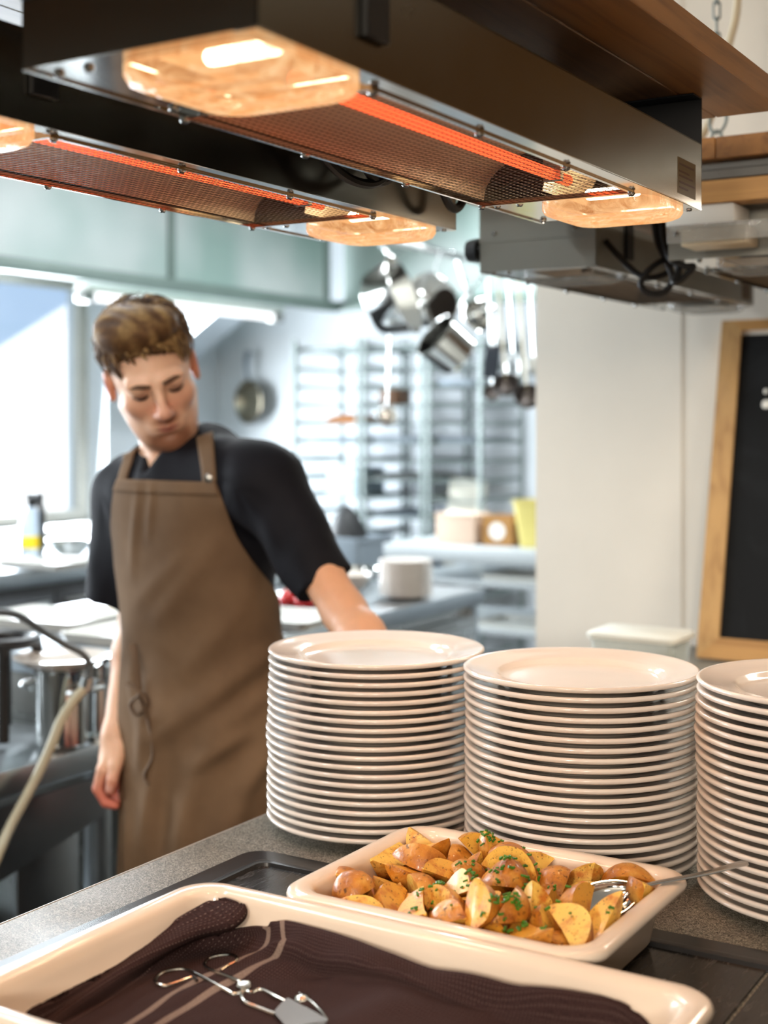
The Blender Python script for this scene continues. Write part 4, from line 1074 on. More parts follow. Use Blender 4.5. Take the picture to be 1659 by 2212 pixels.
# ================================================================== THE CHEF
import openvdb
class Field:
    """Signed distance field on a grid; shapes are blended in one by one and meshed as one surface."""
    def __init__(s, lo, hi, h):
        s.lo, s.h = np.array(lo, np.float32), h
        s.n = np.ceil((np.array(hi) - np.array(lo)) / h).astype(int) + 1
        s.F = np.full(s.n, 1.0, np.float32)
        s.ax = [s.lo[i] + h * np.arange(s.n[i], dtype=np.float32) for i in range(3)]
    def sub(s, lo, hi, pad):
        i0 = np.clip(np.floor((np.array(lo) - pad - s.lo) / s.h).astype(int), 0, s.n - 1)
        i1 = np.clip(np.ceil((np.array(hi) + pad - s.lo) / s.h).astype(int) + 1, 1, s.n)
        sl = tuple(slice(a, b) for a, b in zip(i0, i1))
        g = np.meshgrid(*[s.ax[i][sl[i]] for i in range(3)], indexing='ij')
        return sl, g
    @staticmethod
    def smin(a, b, k):
        if k <= 0: return np.minimum(a, b)
        h = np.maximum(k - np.abs(a - b), 0) / k
        return np.minimum(a, b) - h * h * k * .25
    def put(s, sl, d, k, carve=False):
        if s.F[sl].size == 0: return
        s.F[sl] = -s.smin(-s.F[sl], d, k) if carve else s.smin(s.F[sl], d, k)
    def cap(s, a, b, ra, rb=None, k=.01, carve=False, cut=None, flat=None):
        a, b = np.array(a, np.float32), np.array(b, np.float32); rb = ra if rb is None else rb; r = max(ra, rb)
        sl, (X, Y, Z) = s.sub(np.minimum(a, b) - r, np.maximum(a, b) + r, k + 3 * s.h + .012)
        ab = b - a; L = max(float(ab @ ab), 1e-9)
        t = np.clip(((X - a[0]) * ab[0] + (Y - a[1]) * ab[1] + (Z - a[2]) * ab[2]) / L, 0, 1)
        dx, dy, dz = X - a[0] - t * ab[0], Y - a[1] - t * ab[1], Z - a[2] - t * ab[2]
        q = dx * dx + dy * dy + dz * dz
        if flat is not None:           # (direction, factor): squeezed across that direction
            n, f = flat; m = dx * n[0] + dy * n[1] + dz * n[2]; q = q + m * m * (f * f - 1)
        d = np.sqrt(q) - (ra + t * (rb - ra))
        if cut is not None:            # flat end: (point, normal) keeps the side against the normal
            p, n = cut; d = np.maximum(d, (X - p[0]) * n[0] + (Y - p[1]) * n[1] + (Z - p[2]) * n[2])
        s.put(sl, d, k, carve)
    def ell(s, c, r, R=None, k=.02, carve=False):
        c = np.array(c, np.float32); r = np.array(r, np.float32); m = r.max()
        sl, (X, Y, Z) = s.sub(c - m, c + m, k + 3 * s.h + .012)
        X, Y, Z = X - c[0], Y - c[1], Z - c[2]
        if R is not None:
            R = np.array(R, np.float32)   # columns are the ellipsoid's axes
            X, Y, Z = X * R[0, 0] + Y * R[1, 0] + Z * R[2, 0], X * R[0, 1] + Y * R[1, 1] + Z * R[2, 1], X * R[0, 2] + Y * R[1, 2] + Z * R[2, 2]
        k0 = np.sqrt((X / r[0]) ** 2 + (Y / r[1]) ** 2 + (Z / r[2]) ** 2)
        k1 = np.sqrt((X / r[0] ** 2) ** 2 + (Y / r[1] ** 2) ** 2 + (Z / r[2] ** 2) ** 2) + 1e-9
        s.put(sl, k0 * (k0 - 1) / k1, k, carve)
    def at(s, P):
        P = np.asarray(P, np.float32); q = (P - s.lo) / s.h
        i = np.clip(np.floor(q).astype(int), 0, s.n - 2); f = q - i; v = 0
        for dx in (0, 1):
            for dy in (0, 1):
                for dz in (0, 1):
                    w = (f[..., 0] if dx else 1 - f[..., 0]) * (f[..., 1] if dy else 1 - f[..., 1]) * (f[..., 2] if dz else 1 - f[..., 2])
                    v = v + w * s.F[i[..., 0] + dx, i[..., 1] + dy, i[..., 2] + dz]
        return v
    def mesh(s):
        g = openvdb.FloatGrid(3 * s.h)
        g.copyFromArray(np.clip(s.F, -3 * s.h, 3 * s.h))
        g.transform = openvdb.createLinearTransform(voxelSize=s.h)
        p, q = g.convertToQuads(isovalue=0.0)
        return p.astype(np.float32) + s.lo, q.astype(np.int32)

def grid_mesh(name, P, Q, mats, cols=None, origin=None):
    me = bpy.data.meshes.new(name)
    P = np.asarray(P, np.float32); P = P if origin is None else P - np.array(origin, np.float32)
    me.from_pydata(P.tolist(), [], [list(map(int, q)) for q in Q])
    for m in (mats if isinstance(mats, (list, tuple)) else [mats]): me.materials.append(m.m if isinstance(m, Mat) else m)
    if cols is not None:
        ca = me.color_attributes.new('Col', 'FLOAT_COLOR', 'POINT')
        a = np.ones((len(P), 4), np.float32); a[:, :3] = cols
        ca.data.foreach_set('color', a.ravel())
    me.shade_smooth(); me.update()
    return me

def from_attr(m, amount=.10, scale=40):
    a = m.n('ShaderNodeVertexColor'); a.layer_name = 'Col'
    f = m.noise(m.coords(), scale, 3)
    m.base(m.mix(1.0, a.outputs['Color'], m.ramp(f, [(.3, 1 - amount), (.7, 1.0)]), 'MULTIPLY'))
    return m
SKIN = from_attr(Mat('skin', lin(222, 165, 135), .48), .08, 50)
SKIN.set('Subsurface Weight', .12); SKIN.set('Subsurface Radius', (.010, .004, .002)); SKIN.set('Subsurface Scale', .6)
HAIR = from_attr(Mat('hair', lin(120, 86, 52), .6, 0, .2), .45, 130)
SHIRT = Mat('black_cotton', lin(26, 26, 33), .72); _v = SHIRT.coords()
SHIRT.base(SHIRT.ramp(SHIRT.noise(_v, 9, 3), [(.3, lin(15, 15, 21)), (.7, lin(24, 24, 31))])); SHIRT.set('Specular IOR Level', .2); SHIRT.bump(SHIRT.noise(_v, 420, 2), .08, .0006)
APRON = Mat('brown_canvas', lin(104, 82, 62), .85); _v = APRON.coords()
APRON.base(APRON.ramp(APRON.noise(_v, 7, 4), [(.3, lin(104, 82, 62)), (.7, lin(128, 103, 79))])); APRON.set('Specular IOR Level', .2); APRON.bump(APRON.noise(_v, 380, 2), .12, .0008)
TROUSER = mottled('dark_trousers', lin(36, 36, 40), .8, .1)
SHOE = mottled('black_shoe_leather', lin(20, 20, 20), .4, .1)

# ---- joints, in world space
SR, SL = np.array(at(276, 1062, 2.57)), np.array(at(575, 1046, 2.36))
LX = SL - SR; LX[2] = 0; LX /= np.linalg.norm(LX)              # towards his left
FW_ = np.array((LX[1], -LX[0], 0.0))                            # the way his chest faces
UPZ = np.array((0, 0, 1.0))
TORSO_R = np.stack([LX, FW_, UPZ], 1)
A = lambda px, py, d: np.array(at(px, py, d))
NB = A(384, 1000, 2.50)
CH, AB, PE = A(425, 1150, 2.50), A(432, 1335, 2.52), A(440, 1520, 2.54)
# head frame: turned to his left, bowed, tilted
HC = A(331, 818, 2.45)
yaw, pit, rol = rad(18), rad(25), rad(17)
f0 = np.array((math.sin(yaw) * math.cos(pit), -math.cos(yaw) * math.cos(pit), -math.sin(pit)))
u0_ = np.array((math.sin(yaw) * math.sin(pit), -math.cos(yaw) * math.sin(pit), math.cos(pit)))
l0 = np.array((math.cos(yaw), math.sin(yaw), 0.0))
HU = u0_ * math.cos(rol) - l0 * math.sin(rol); HLx = l0 * math.cos(rol) + u0_ * math.sin(rol); HF = f0
HEAD_R = np.stack([HLx, HF, HU], 1)
hd = lambda x, y, z: HC + HLx * x + HF * y + HU * z
ELR, WRR = A(300, 1345, 2.60), A(252, 1588, 2.50)
ELL, WRL = A(744, 1322, 2.25), A(884, 1520, 2.06)

def torso(Fd, g=0.0, k=.05):
    """Trunk blended from ribcage, belly and pelvis; g grows it for clothing."""
    Fd.ell(CH, (.158 + g, .104 + g, .185 + g), TORSO_R, k)
    Fd.ell(AB, (.143 + g, .106 + g, .170 + g), TORSO_R, k)
    Fd.ell(PE, (.150 + g, .112 + g, .135 + g), TORSO_R, k)
    m = (SR + SL) / 2
    Fd.cap(SR + LX * .01, SL - LX * .01, .050 + g, .052 + g, k)
    for S in (SR, SL):
        Fd.cap(NB + (S - NB) * .18 + UPZ * .012 - FW_ * .012, S + (NB - S) * .12 + UPZ * .012, .036 + g, .044 + g, k * .8)

body = Field((-.70, 1.90, .60), (.20, 2.86, 1.66), .0032)
torso(body)
for s, S, E, Wr in ((-1, SR, ELR, WRR), (1, SL, ELL, WRL)):
    body.cap(S, E, .044, .0345, .03)
    mid = E + (Wr - E) * .28
    body.cap(E, mid, .0345, .0365, .02); body.cap(mid, Wr, .0365, .0255, .02)
for s in (-1, 1):
    h = PE + LX * s * .080 - UPZ * .05
    body.cap(h, h - UPZ * .32, .088, .072, .04)
# neck
body.cap(hd(0, -.028, -.045), NB - UPZ * .02 - FW_ * .012, .054, .060, .02)
body.cap(hd(0, .015, -.075), NB + FW_ * .035, .026, .022, .02)
# head
E3 = lambda c, r, k=.02, carve=False: body.ell(hd(*c), r, HEAD_R, k, carve)
C3 = lambda a, b, ra, rb=None, k=.01, carve=False: body.cap(hd(*a), hd(*b), ra, rb, k, carve)
E3((0, -.022, .045), (.073, .093, .085), .03)
E3((0, .032, .000), (.0615, .060, .086), .03)
E3((0, .040, -.058), (.049, .046, .045), .03)
E3((0, .074, -.090), (.020, .017, .016), .022)
for s in (-1, 1):
    C3((s * .052, .000, -.040), (s * .030, .056, -.080), .018, .017, .024)
    E3((s * .041, .062, -.010), (.021, .020, .018), .022)
    E3((s * .030, .100, .018), (.0185, .015, .012), .014, True)
    E3((s * .031, .0775, .0165), (.0155, .0135, .0135), .004)
    C3((s * .014, .087, .034), (s * .044, .077, .033), .0095, .0085, .012)
    E3((s * .0125, .099, -.0245), (.0078, .0095, .0072), .006)
    # ears
    E3((s * .078, -.010, .004), (.0095, .0205, .032), .007)
    E3((s * .085, -.006, .004), (.0065, .0115, .0190), .004, True)
C3((0, .087, .030), (0, .112, -.016), .0075, .0098, .012)
E3((0, .1115, -.0205), (.0120, .0120, .0105), .008)
E3((0, .081, -.052), (.029, .0165, .022), .014)
C3((-.017, .0925, -.0520), (0, .0985, -.0490), .0042, .0055, .004); C3((.017, .0925, -.0520), (0, .0985, -.0490), .0042, .0055, .004)
C3((-.014, .0915, -.0585), (.014, .0915, -.0585), .0050, .0050, .005); E3((0, .0945, -.0595), (.013, .0060, .0055), .005)
C3((-.021, .0960, -.0550), (.021, .0960, -.0550), .0016, .0016, .002, True)
E3((0, .0945, -.0725), (.016, .007, .005), .008, True)
# right hand, hanging relaxed: thumb towards the camera, fingers curled under
K = A(240, 1655, 2.50)
body.cap(WRR, A(246, 1630, 2.50), .0265, .029, .02, flat=(LX, 1.25))
for dd_, off in ((-.030, 0), (-.010, 2), (.012, 4), (.032, 6)):
    body.cap(A(250, 1612, 2.50 + dd_ * .5), A(226 + off, 1662, 2.50 + dd_), .017, .0135, .012)
for i, (dd_, p1, p2, p3, p4, r) in enumerate((
        (-.030, (222, 1660), (211, 1704), (228, 1733), (250, 1739), .0098), (-.010, (226, 1664), (218, 1712), (238, 1736), (262, 1733), .0100),
        (.012, (230, 1664), (232, 1708), (254, 1724), (274, 1714), .0096), (.032, (236, 1662), (246, 1694), (264, 1704), (278, 1696), .0084))):
    q = [A(*p, 2.50 + dd_) for p in (p1, p2, p3, p4)]
    body.cap(q[0], q[1], r * 1.15, r, .004); body.cap(q[1], q[2], r, r * .92, .003); body.cap(q[2], q[3], r * .92, r * .82, .003)
th = [A(258, 1618, 2.478), A(250, 1652, 2.462), A(243, 1684, 2.455), A(238, 1706, 2.455)]
body.cap(th[0], th[1], .0165, .0125, .010); body.cap(th[1], th[2], .0122, .0105, .003); body.cap(th[2], th[3], .0105, .0090, .003)
# left hand, resting behind the plates on the counter edge
dl = (WRL - ELL); dl /= np.linalg.norm(dl); fl = np.array((dl[0], dl[1], -.35)); fl /= np.linalg.norm(fl); sd = np.cross(fl, UPZ); sd /= np.linalg.norm(sd)
for k_ in range(4):
    o_ = (k_ - 1.5) * .019; b0 = WRL + fl * .075 + sd * o_
    body.cap(WRL + fl * .015 + sd * o_ * .6, b0, .017, .0125, .012)
    ln = (.030, .034, .032, .025)[k_]
    b1 = b0 + fl * ln - UPZ * .006; b2 = b1 + (fl * .8 - UPZ * .6) * ln * .75; b3 = b2 + (fl * .4 - UPZ * .9) * ln * .55
    body.cap(b0, b1, .0108, .0098, .003); body.cap(b1, b2, .0098, .0090, .003); body.cap(b2, b3, .0090, .0080, .003)
t0 = WRL + fl * .02 - sd * .024; t1 = t0 + (fl * .7 - sd * .7) * .035; t2 = t1 + (fl * .95 - sd * .3 - UPZ * .1) * .030
body.cap(t0, t1, .0155, .0118, .010); body.cap(t1, t2, .0118, .0090, .003)

P, Q = body.mesh()
loc = (P - HC) @ HEAD_R
x, y, z = loc[:, 0], loc[:, 1], loc[:, 2]
sm = lambda a, lo, hi: np.clip((a - lo) / (hi - lo), 0, 1) ** 2 * (3 - 2 * np.clip((a - lo) / (hi - lo), 0, 1))
skin = np.array(lin(248, 200, 168)[:3]); C = np.tile(skin, (len(P), 1))
def blend(mask, rgb):
    global C
    m = np.clip(mask, 0, 1)[:, None]; C = C * (1 - m) + np.array(lin(*rgb)[:3]) * m
ishead = (np.abs(x) < .12) & (z > -.13) & (z < .15) & (y > -.13)
H = ishead.astype(np.float32)
blob = lambda cx, cy, cz, rx, ry, rz: np.clip(1.3 - np.sqrt(((x - cx) / rx) ** 2 + ((y - cy) / ry) ** 2 + ((z - cz) / rz) ** 2) * 1.0, 0, 1)
blend(H * blob(0, .105, -.022, .03, .03, .025) * .6, (228, 140, 120))
for s in (-1, 1):
    blend(H * blob(s * .040, .07, -.015, .03, .04, .024) * .45, (222, 140, 112))
    blend(H * blob(s * .084, -.008, .004, .016, .03, .036) * .9, (206, 98, 72))
    blend(H * blob(s * .031, .09, .014, .018, .02, .010) * .75, (150, 98, 76))
# stubble: moustache, chin and jaw
beard = sm(-z, .058, .075) * sm(y, .010, .05) + blob(0, .098, -.041, .028, .022, .0085) * 1.2 + sm(-z, .030, .060) * sm(np.abs(x), .026, .040) * sm(y, .02, .05) * .35
beard *= 1 - .7 * sm(np.abs(x), .026, .044)
beard *= (1 - blob(0, .097, -.0545, .021, .016, .0085)) * sm(-z, .030, .038)
jawmask = (z > -.112)
blend(H * beard * .80 * jawmask, (132, 70, 36))
blend(H * blob(0, .098, -.0545, .021, .014, .0080) * .95, (168, 74, 70))
blend(H * blob(0, .097, -.0550, .022, .012, .0022) * .9, (104, 48, 44))
hand = sm(-(P[:, 2]), -.80, -.72) * (P[:, 0] < -.3)
blend(hand * .85, (222, 112, 94))
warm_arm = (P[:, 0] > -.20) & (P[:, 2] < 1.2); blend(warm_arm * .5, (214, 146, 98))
for tip in (th[3],):
    dn = np.linalg.norm(P - (tip - np.array((0, .007, -.004))), axis=1); blend(np.clip(1.4 - dn / .006, 0, 1) * .8, (240, 190, 176))
MAN0 = Vector((-.39, 2.50, 0))
man = thing('person', 'chef in a black shirt and brown apron, head bowed, standing behind the counter', 'person', MAN0, rot=(0, 0, 0))
M0 = np.array(MAN0)
obj('body', grid_mesh('body', P, Q, SKIN, C, M0), None, man)

# ---- shirt
def wrinkles(P, amp, sc, stretch, seed):
    out = np.empty(len(P), np.float32)
    for i, p in enumerate(P):
        out[i] = noise.noise(Vector((p[0] * sc * stretch[0] + seed, p[1] * sc * stretch[1], p[2] * sc * stretch[2])))
    return out * amp
shirt = Field((-.66, 2.10, .80), (.06, 2.80, 1.42), .005)
torso(shirt, .011, .05)
HR, HLm = A(247, 1296, 2.585), A(704, 1262, 2.292)
for S, Hm, r0, r1 in ((SR, HR, .061, .052), (SL, HLm, .066, .0510)):
    n = (Hm - S) / np.linalg.norm(Hm - S)
    shirt.cap(S - UPZ * .004, Hm + n * .03, r0, r1, .035, cut=(Hm, n))
shirt.cap(hd(0, -.028, -.045), NB - UPZ * .02 - FW_ * .012, .058, .064, .004, carve=True)
shirt.cap(NB + FW_ * .05 + UPZ * .05, NB + FW_ * .075 - UPZ * .012, .030, .008, .006, carve=True)
P, Q = shirt.mesh()
me = grid_mesh('shirt', P, Q, SHIRT, None, M0)
N = np.empty(len(P) * 3, np.float32); me.vertices.foreach_get('normal', N); N = N.reshape(-1, 3)
w = wrinkles(P, .0105, 10.0, (1.2, 1.2, .5), 3.1) + wrinkles(P, .003, 22.0, (1.0, 1.0, .6), 8.0)
rel = P - SL; rel2 = P - SR                                # fan of creases from the armpits
for R_, S_ in ((rel, SL), (rel2, SR)):
    dist = np.linalg.norm(R_, axis=1); ang = np.arctan2(R_[:, 2], R_ @ LX)
    w += .0022 * np.sin(ang * 7 + dist * 26) * np.exp(-((dist - .15) / .08) ** 2) * np.clip(1.2 - np.abs(ang + .9), 0, 1)
P2 = P + N * w[:, None] - M0
me.vertices.foreach_set('co', P2.astype(np.float32).ravel()); me.update()
sh = obj('shirt', me, None, man)
# stand collar, open at the front
ax = (hd(0, -.02, -.05) - NB); ax /= np.linalg.norm(ax)
fx = FW_ - ax * (FW_ @ ax); fx /= np.linalg.norm(fx); sx_ = np.cross(fx, ax)
if sx_ @ LX < 0: sx_ = -sx_
bm = new(); rows = []
cc = NB - ax * .022 + fx * .004
for hgt, gr, off in ((-.010, .006, 0), (.012, .0, 0), (.030, -.001, 0), (.034, .001, 0), (.030, .0045, 0), (.012, .006, 0), (-.010, .010, 0)):
    row = []
    for k in range(41):
        a = rad(22 + 316 * k / 40)                # from his left front round the back to his right front
        front = max(0, math.cos(a)); drop = front ** 4 * .014
        p = cc + fx * math.cos(a) * (.070 + gr) + sx_ * math.sin(a) * (.066 + gr) + ax * (hgt - drop * (hgt > 0))
        row.append(tuple(p - M0))
    rows.append(row)
add_loft(bm, rows, False); obj('collar', bm, SHIRT, sh, angle=60)

# ---- trousers and shoes
tr = Field((-.72, 2.20, .03), (-.02, 2.90, 1.02), .008)
tr.ell(PE, (.158, .118, .14), TORSO_R, .04)
ft = []
for s in (-1, 1):
    h = PE + LX * s * .085 - UPZ * .05; kn = h + FW_ * .03 - UPZ * (h[2] - .50); fo = kn - FW_ * .02; fo[2] = .09
    tr.cap(h, kn, .080, .062, .04); tr.cap(kn, fo, .062, .056, .03, cut=(np.array((0, 0, .06)), np.array((0, 0, -1.0)))); ft.append(fo)
P, Q = tr.mesh(); obj('trousers', grid_mesh('trousers', P, Q, TROUSER, None, M0), None, man)
for fo in ft:
    sf = Field(fo - .25, fo + .25, .006); sf.F[:] = 1
    b = np.array((fo[0], fo[1], .045))
    sf.cap(b - FW_ * .05, b + FW_ * .13 - UPZ * .012, .046, .040, .02, cut=(np.array((0, 0, .001)), np.array((0, 0, -1.0)))); sf.cap(b, b + UPZ * .05, .048, .050, .02)
    P, Q = sf.mesh(); obj('shoe', grid_mesh('shoe', P, Q, SHOE, None, M0), None, man)

# ---- apron: cloth lying on the trunk and hanging from the hips
tf = Field((-.72, 2.10, .28), (.02, 2.86, 1.40), .006)
torso(tf, .013, .05)
for z_ in np.arange(.32, .86, .06):
    g_ = (.90 - z_) * .05
    tf.ell((PE[0], PE[1] - g_ * .2, z_), (.158 + g_, .120 + g_, .09), TORSO_R, .05)
for S, Hm in ((SL, HLm),):
    pass
ys = list(range(1036, 1700, 14)) + list(range(1700, 2100, 26))
rt_ = [(1030, 456), (1060, 470), (1100, 482), (1150, 504), (1200, 532), (1250, 566), (1290, 592), (1320, 612), (1400, 622), (1500, 628), (1700, 640), (2100, 650)]
lf_ = [(1030, 268), (1045, 262), (1090, 252), (1150, 250), (1220, 256), (1300, 266), (1400, 276), (1500, 274), (1700, 268), (1870, 272), (2100, 270)]
NC = 60
rows = []; cen = []
def axis_at(z_):
    zs = [PE[2] - 2, PE[2], AB[2], CH[2], CH[2] + .3]; cs = [PE, PE, AB, CH, CH + (NB - CH) * .8 * 0]
    return np.array([np.interp(z_, zs, [c_[i] for c_ in cs]) for i in (0, 1)] + [z_])
phis = np.radians(np.arange(-135, 136, 1.5))
rs = np.arange(.03, .34, .0035)
ridge_rnd = random.Random(11)
for py in ys:
    z_ = zat(py, 2.43); c_ = axis_at(z_); ring = []
    D = np.cos(phis)[:, None] * FW_[None] + np.sin(phis)[:, None] * LX[None]
    S_ = c_[None, None] + D[:, None] * rs[None, :, None]
    val = tf.at(S_); idx = np.argmax(val > 0, axis=1); r_ = rs[idx]
    v1 = val[np.arange(len(phis)), idx]; v0 = val[np.arange(len(phis)), np.maximum(idx - 1, 0)]
    r_ = r_ - .0035 * v1 / np.maximum(v1 - v0, 1e-6)
    Pt = c_[None] + D * r_[:, None]
    px = CX + F_PX * Pt[:, 0] / Pt[:, 1]
    tl = np.interp(py, *zip(*lf_)); trr = np.interp(py, *zip(*rt_))
    mid_ = len(phis) // 2
    iR = mid_ + (np.argmax(px[mid_:] >= trr) if (px[mid_:] >= trr).any() else int(np.argmax(px[mid_:])))
    ok = np.where(px[:mid_] <= tl)[0]
    iL = ok[-1] if len(ok) else int(np.argmin(px[:mid_]))
    fl_ = lambda i, j, tgt: phis[i] + (phis[j] - phis[i]) * np.clip((tgt - px[i]) / (px[j] - px[i] + 1e-9), 0, 1)
    a0, a1 = phis[iL], phis[iR]
    ph = np.linspace(a0, a1, NC); rr_ = np.interp(ph, phis, r_)
    rows.append((z_, c_, ph, rr_))
# even out the edge angles from row to row, then add folds
E0 = np.array([r[2][0] for r in rows]); E1 = np.array([r[2][-1] for r in rows])
for _ in range(10):
    E0[1:-1] = (E0[:-2] + 2 * E0[1:-1] + E0[2:]) / 4; E1[1:-1] = (E1[:-2] + 2 * E1[1:-1] + E1[2:]) / 4
GP = []
for (z_, c_, ph, rr_), a0, a1 in zip(rows, E0, E1):
    p2 = np.linspace(a0, a1, NC); r2 = np.interp(p2, ph, rr_)
    D = np.cos(p2)[:, None] * FW_[None] + np.sin(p2)[:, None] * LX[None]
    s_ = np.linspace(0, 1, NC); t_ = (1.30 - z_)
    low = np.clip((t_ - .10) / .25, 0, 1); skirt = np.clip((t_ - .38) / .3, 0, 1)
    fold = .0030 * (1 + np.sin(13 * s_ + 22 * t_)) * low * np.exp(-((t_ - .30) / .16) ** 2)        # pulls running down towards his right hip
    fold += .0020 * (1 + np.sin(24 * s_ + 15 * t_ + 1.0)) * np.exp(-((t_ - .42) / .13) ** 2)
    fold += .007 * skirt * (1 + np.sin(19 * s_ + 7 * t_ + .6)) + .004 * skirt * (1 + np.sin(41 * s_ - 5 * t_))
    fold += .0025 * np.sin(9 * s_ + 9 * t_) * (1 - low)
    GP.append(c_[None] + D * (r2 + .003 + fold + .004)[:, None])
GP = np.array(GP)
# pulled folds: ridges running down towards his right hip, and the hanging folds of the skirt
RIDGES = [((470, 1170), (345, 1335), .008, 20), ((405, 1195), (300, 1300), .006, 16), ((540, 1290), (400, 1450), .007, 22), ((600, 1395), (335, 1590), .017, 24), ((590, 1480), (440, 1600), .012, 20),
          ((525, 1585), (415, 1652), .017, 18), ((600, 1610), (520, 1700), .012, 22), ((345, 1650), (300, 1880), .014, 20), ((430, 1660), (365, 1890), .016, 24), ((530, 1660), (480, 1880), .018, 28),
          ((300, 1060), (285, 1240), .005, 9), ((330, 1055), (322, 1160), .004, 8), ((285, 1440), (300, 1560), .009, 10), ((318, 1470), (300, 1660), .008, 10)]
PXg = CX + F_PX * GP[..., 0] / GP[..., 1]; PYg = HORIZON - F_PX * (GP[..., 2] - CAM_Z) / GP[..., 1]
cg = np.array([r[1] for r in rows])[:, None]; ng = GP - cg; ng[..., 2] = 0; ng /= np.linalg.norm(ng, axis=-1, keepdims=True)
for (x0, y0), (x1, y1), amp, wd in RIDGES:
    L2 = (x1 - x0) ** 2 + (y1 - y0) ** 2
    tt = ((PXg - x0) * (x1 - x0) + (PYg - y0) * (y1 - y0)) / L2; tc = np.clip(tt, 0, 1)
    dist = np.hypot(PXg - x0 - tc * (x1 - x0), PYg - y0 - tc * (y1 - y0))
    GP = GP + ng * (amp * np.exp(-(dist / wd) ** 2) * (.35 + .65 * np.sin(np.pi * np.clip(tc, .02, .98)) ** .6))[..., None]
def cloth(name, grid, mat, parent, thick=.0022, sub=1):
    R_, C_ = grid.shape[:2]; V = (grid - M0).reshape(-1, 3)
    q_ = [(i * C_ + j, i * C_ + j + 1, (i + 1) * C_ + j + 1, (i + 1) * C_ + j) for i in range(R_ - 1) for j in range(C_ - 1)]
    me = grid_mesh(name, V, q_, mat)
    o = obj(name, me, None, parent)
    if sub:
        s_ = o.modifiers.new('sub', 'SUBSURF'); s_.levels = s_.render_levels = sub
    m_ = o.modifiers.new('thickness', 'SOLIDIFY'); m_.thickness = thick; m_.offset = 0
    return o
ap = cloth('apron', GP, APRON, man)
# hem along the bib top and pocket with its own top edge
hemg = GP[:3].copy(); hemg += (FW_ * .0028)[None, None]; cloth('bib_hem', hemg, APRON, ap, .003, 1)
ws = [i for i, y_ in enumerate(ys) if 1380 <= y_ <= 1396][:2]
if len(ws) == 2: cloth('waist_seam', (GP[ws[0]:ws[1] + 1, 22:] + ng[ws[0]:ws[1] + 1, 22:] * .0016), APRON, ap, .0024, 1)
# straps over the shoulders, lying on the shirt
dg = bpy.context.evaluated_depsgraph_get()
tree = BVHTree.FromPolygons([Vector(p) for p in P2 + M0], [tuple(map(int, q)) for q in shirt.mesh()[1]])
def on_shirt(px, py, lift=.006, fallback=2.45):
    o_ = Vector((0, 0, CAM_Z)); dr = (at(px, py, 1.0) - o_).normalized()
    hit = tree.ray_cast(o_, dr)
    return np.array(hit[0] + hit[1] * lift) if hit[0] is not None else np.array(at(px, py, fallback))
def strap(pts, width, extra):
    Pp = [on_shirt(*p) for p in pts] + extra
    Pp = np.array([np.array(p) for p in smooth_path([Vector(p) for p in Pp], 5)])
    tn = np.gradient(Pp, axis=0); g = []
    for p, t__ in zip(Pp, tn):
        nr = tree.find_nearest(Vector(p))[1]; sdv = np.cross(t__, np.array(nr)); sdv /= np.linalg.norm(sdv) + 1e-9
        g.append([p - sdv * width / 2, p, p + sdv * width / 2])
    return cloth('apron_strap', np.array(g), APRON, ap, .003, 1)
backR = NB - FW_ * .074 + ax * .012 + LX * .02; backL = NB - FW_ * .074 + ax * .012 - LX * .02
strap([(458, 1046), (455, 1010), (450, 975), (444, 945)], .031, [NB + LX * .074 + ax * .010 - FW_ * .005, backR])
strap([(266, 1052), (273, 1025), (281, 1000), (288, 980)], .027, [NB - LX * .072 + ax * .008 + FW_ * .006, backL])
bm = new(); p = on_shirt(460, 1034, .010) - M0
add_lathe(bm, [(0, 0), (.0075, 0), (.008, .002), (.006, .003), (0, .003)], 16, Matrix.Translation(p) @ basis(FW_ * .7 + LX * .5)); obj('strap_rivet', bm, STEEL_DARK, ap)
# tie strings bunched on his right hip
bm = new()
for pts in ([(286, 1392, 2.42), (292, 1425, 2.405), (296, 1462, 2.40), (300, 1490, 2.40)], [(276, 1475, 2.41), (300, 1492, 2.398), (318, 1520, 2.40), (296, 1545, 2.40), (282, 1520, 2.405), (305, 1497, 2.396)], [(300, 1500, 2.398), (322, 1565, 2.40), (330, 1630, 2.40), (312, 1672, 2.40), (322, 1694, 2.40)]):
    add_tube(bm, [at(*q_) - MAN0 for q_ in smooth_path(pts, 6)], .0048, 6, flat=(1.4, .6))
obj('tie_string', bm, mottled('apron_tape', lin(112, 92, 74), .9, .08), ap)

# ---- hair, brows, lashes
hairf = Field(HC - .17, HC + .19, .004)
EH = lambda c, r, k=.02, carve=False: hairf.ell(hd(*c), r, HEAD_R, k, carve)
EH((0, -.026, .048), (.0795, .0965, .0870), .01)
EH((.004, .030, .112), (.062, .050, .034), .03)
EH((-.030, .004, .110), (.050, .060, .034), .03)
EH((0, .108, .010), (.0640, .058, .078), .010, True)           # face
EH((-.02, .128, .048), (.052, .055, .048), .010, True)
for s in (-1, 1):
    EH((s * .088, .000, -.010), (.022, .034, .052), .012, True) # round the ears
    EH((s * .075, .060, -.010), (.030, .046, .060), .012, True) # temples
EH((0, -.03, -.085), (.12, .12, .055), .02, True)              # nape
P, Q = hairf.mesh()
Hl = (P - HC) @ HEAD_R
nz = np.array([noise.noise(Vector((q[0] * 20 + q[1] * 14, q[1] * 46 - q[0] * 50, q[2] * 30))) for q in Hl])
nrm = Hl / np.linalg.norm(Hl, axis=1, keepdims=True)
P = P + (nrm @ HEAD_R.T) * (nz * .0040)[:, None]
dark, mid_c, lite = (np.array(lin(*c)[:3]) for c in ((70, 48, 32), (116, 84, 54), (190, 154, 102)))
def hair_col(t): 
    t = np.clip(t, 0, 1)[:, None]; return np.where(t < .5, dark + (mid_c - dark) * t * 2, mid_c + (lite - mid_c) * (t * 2 - 1))
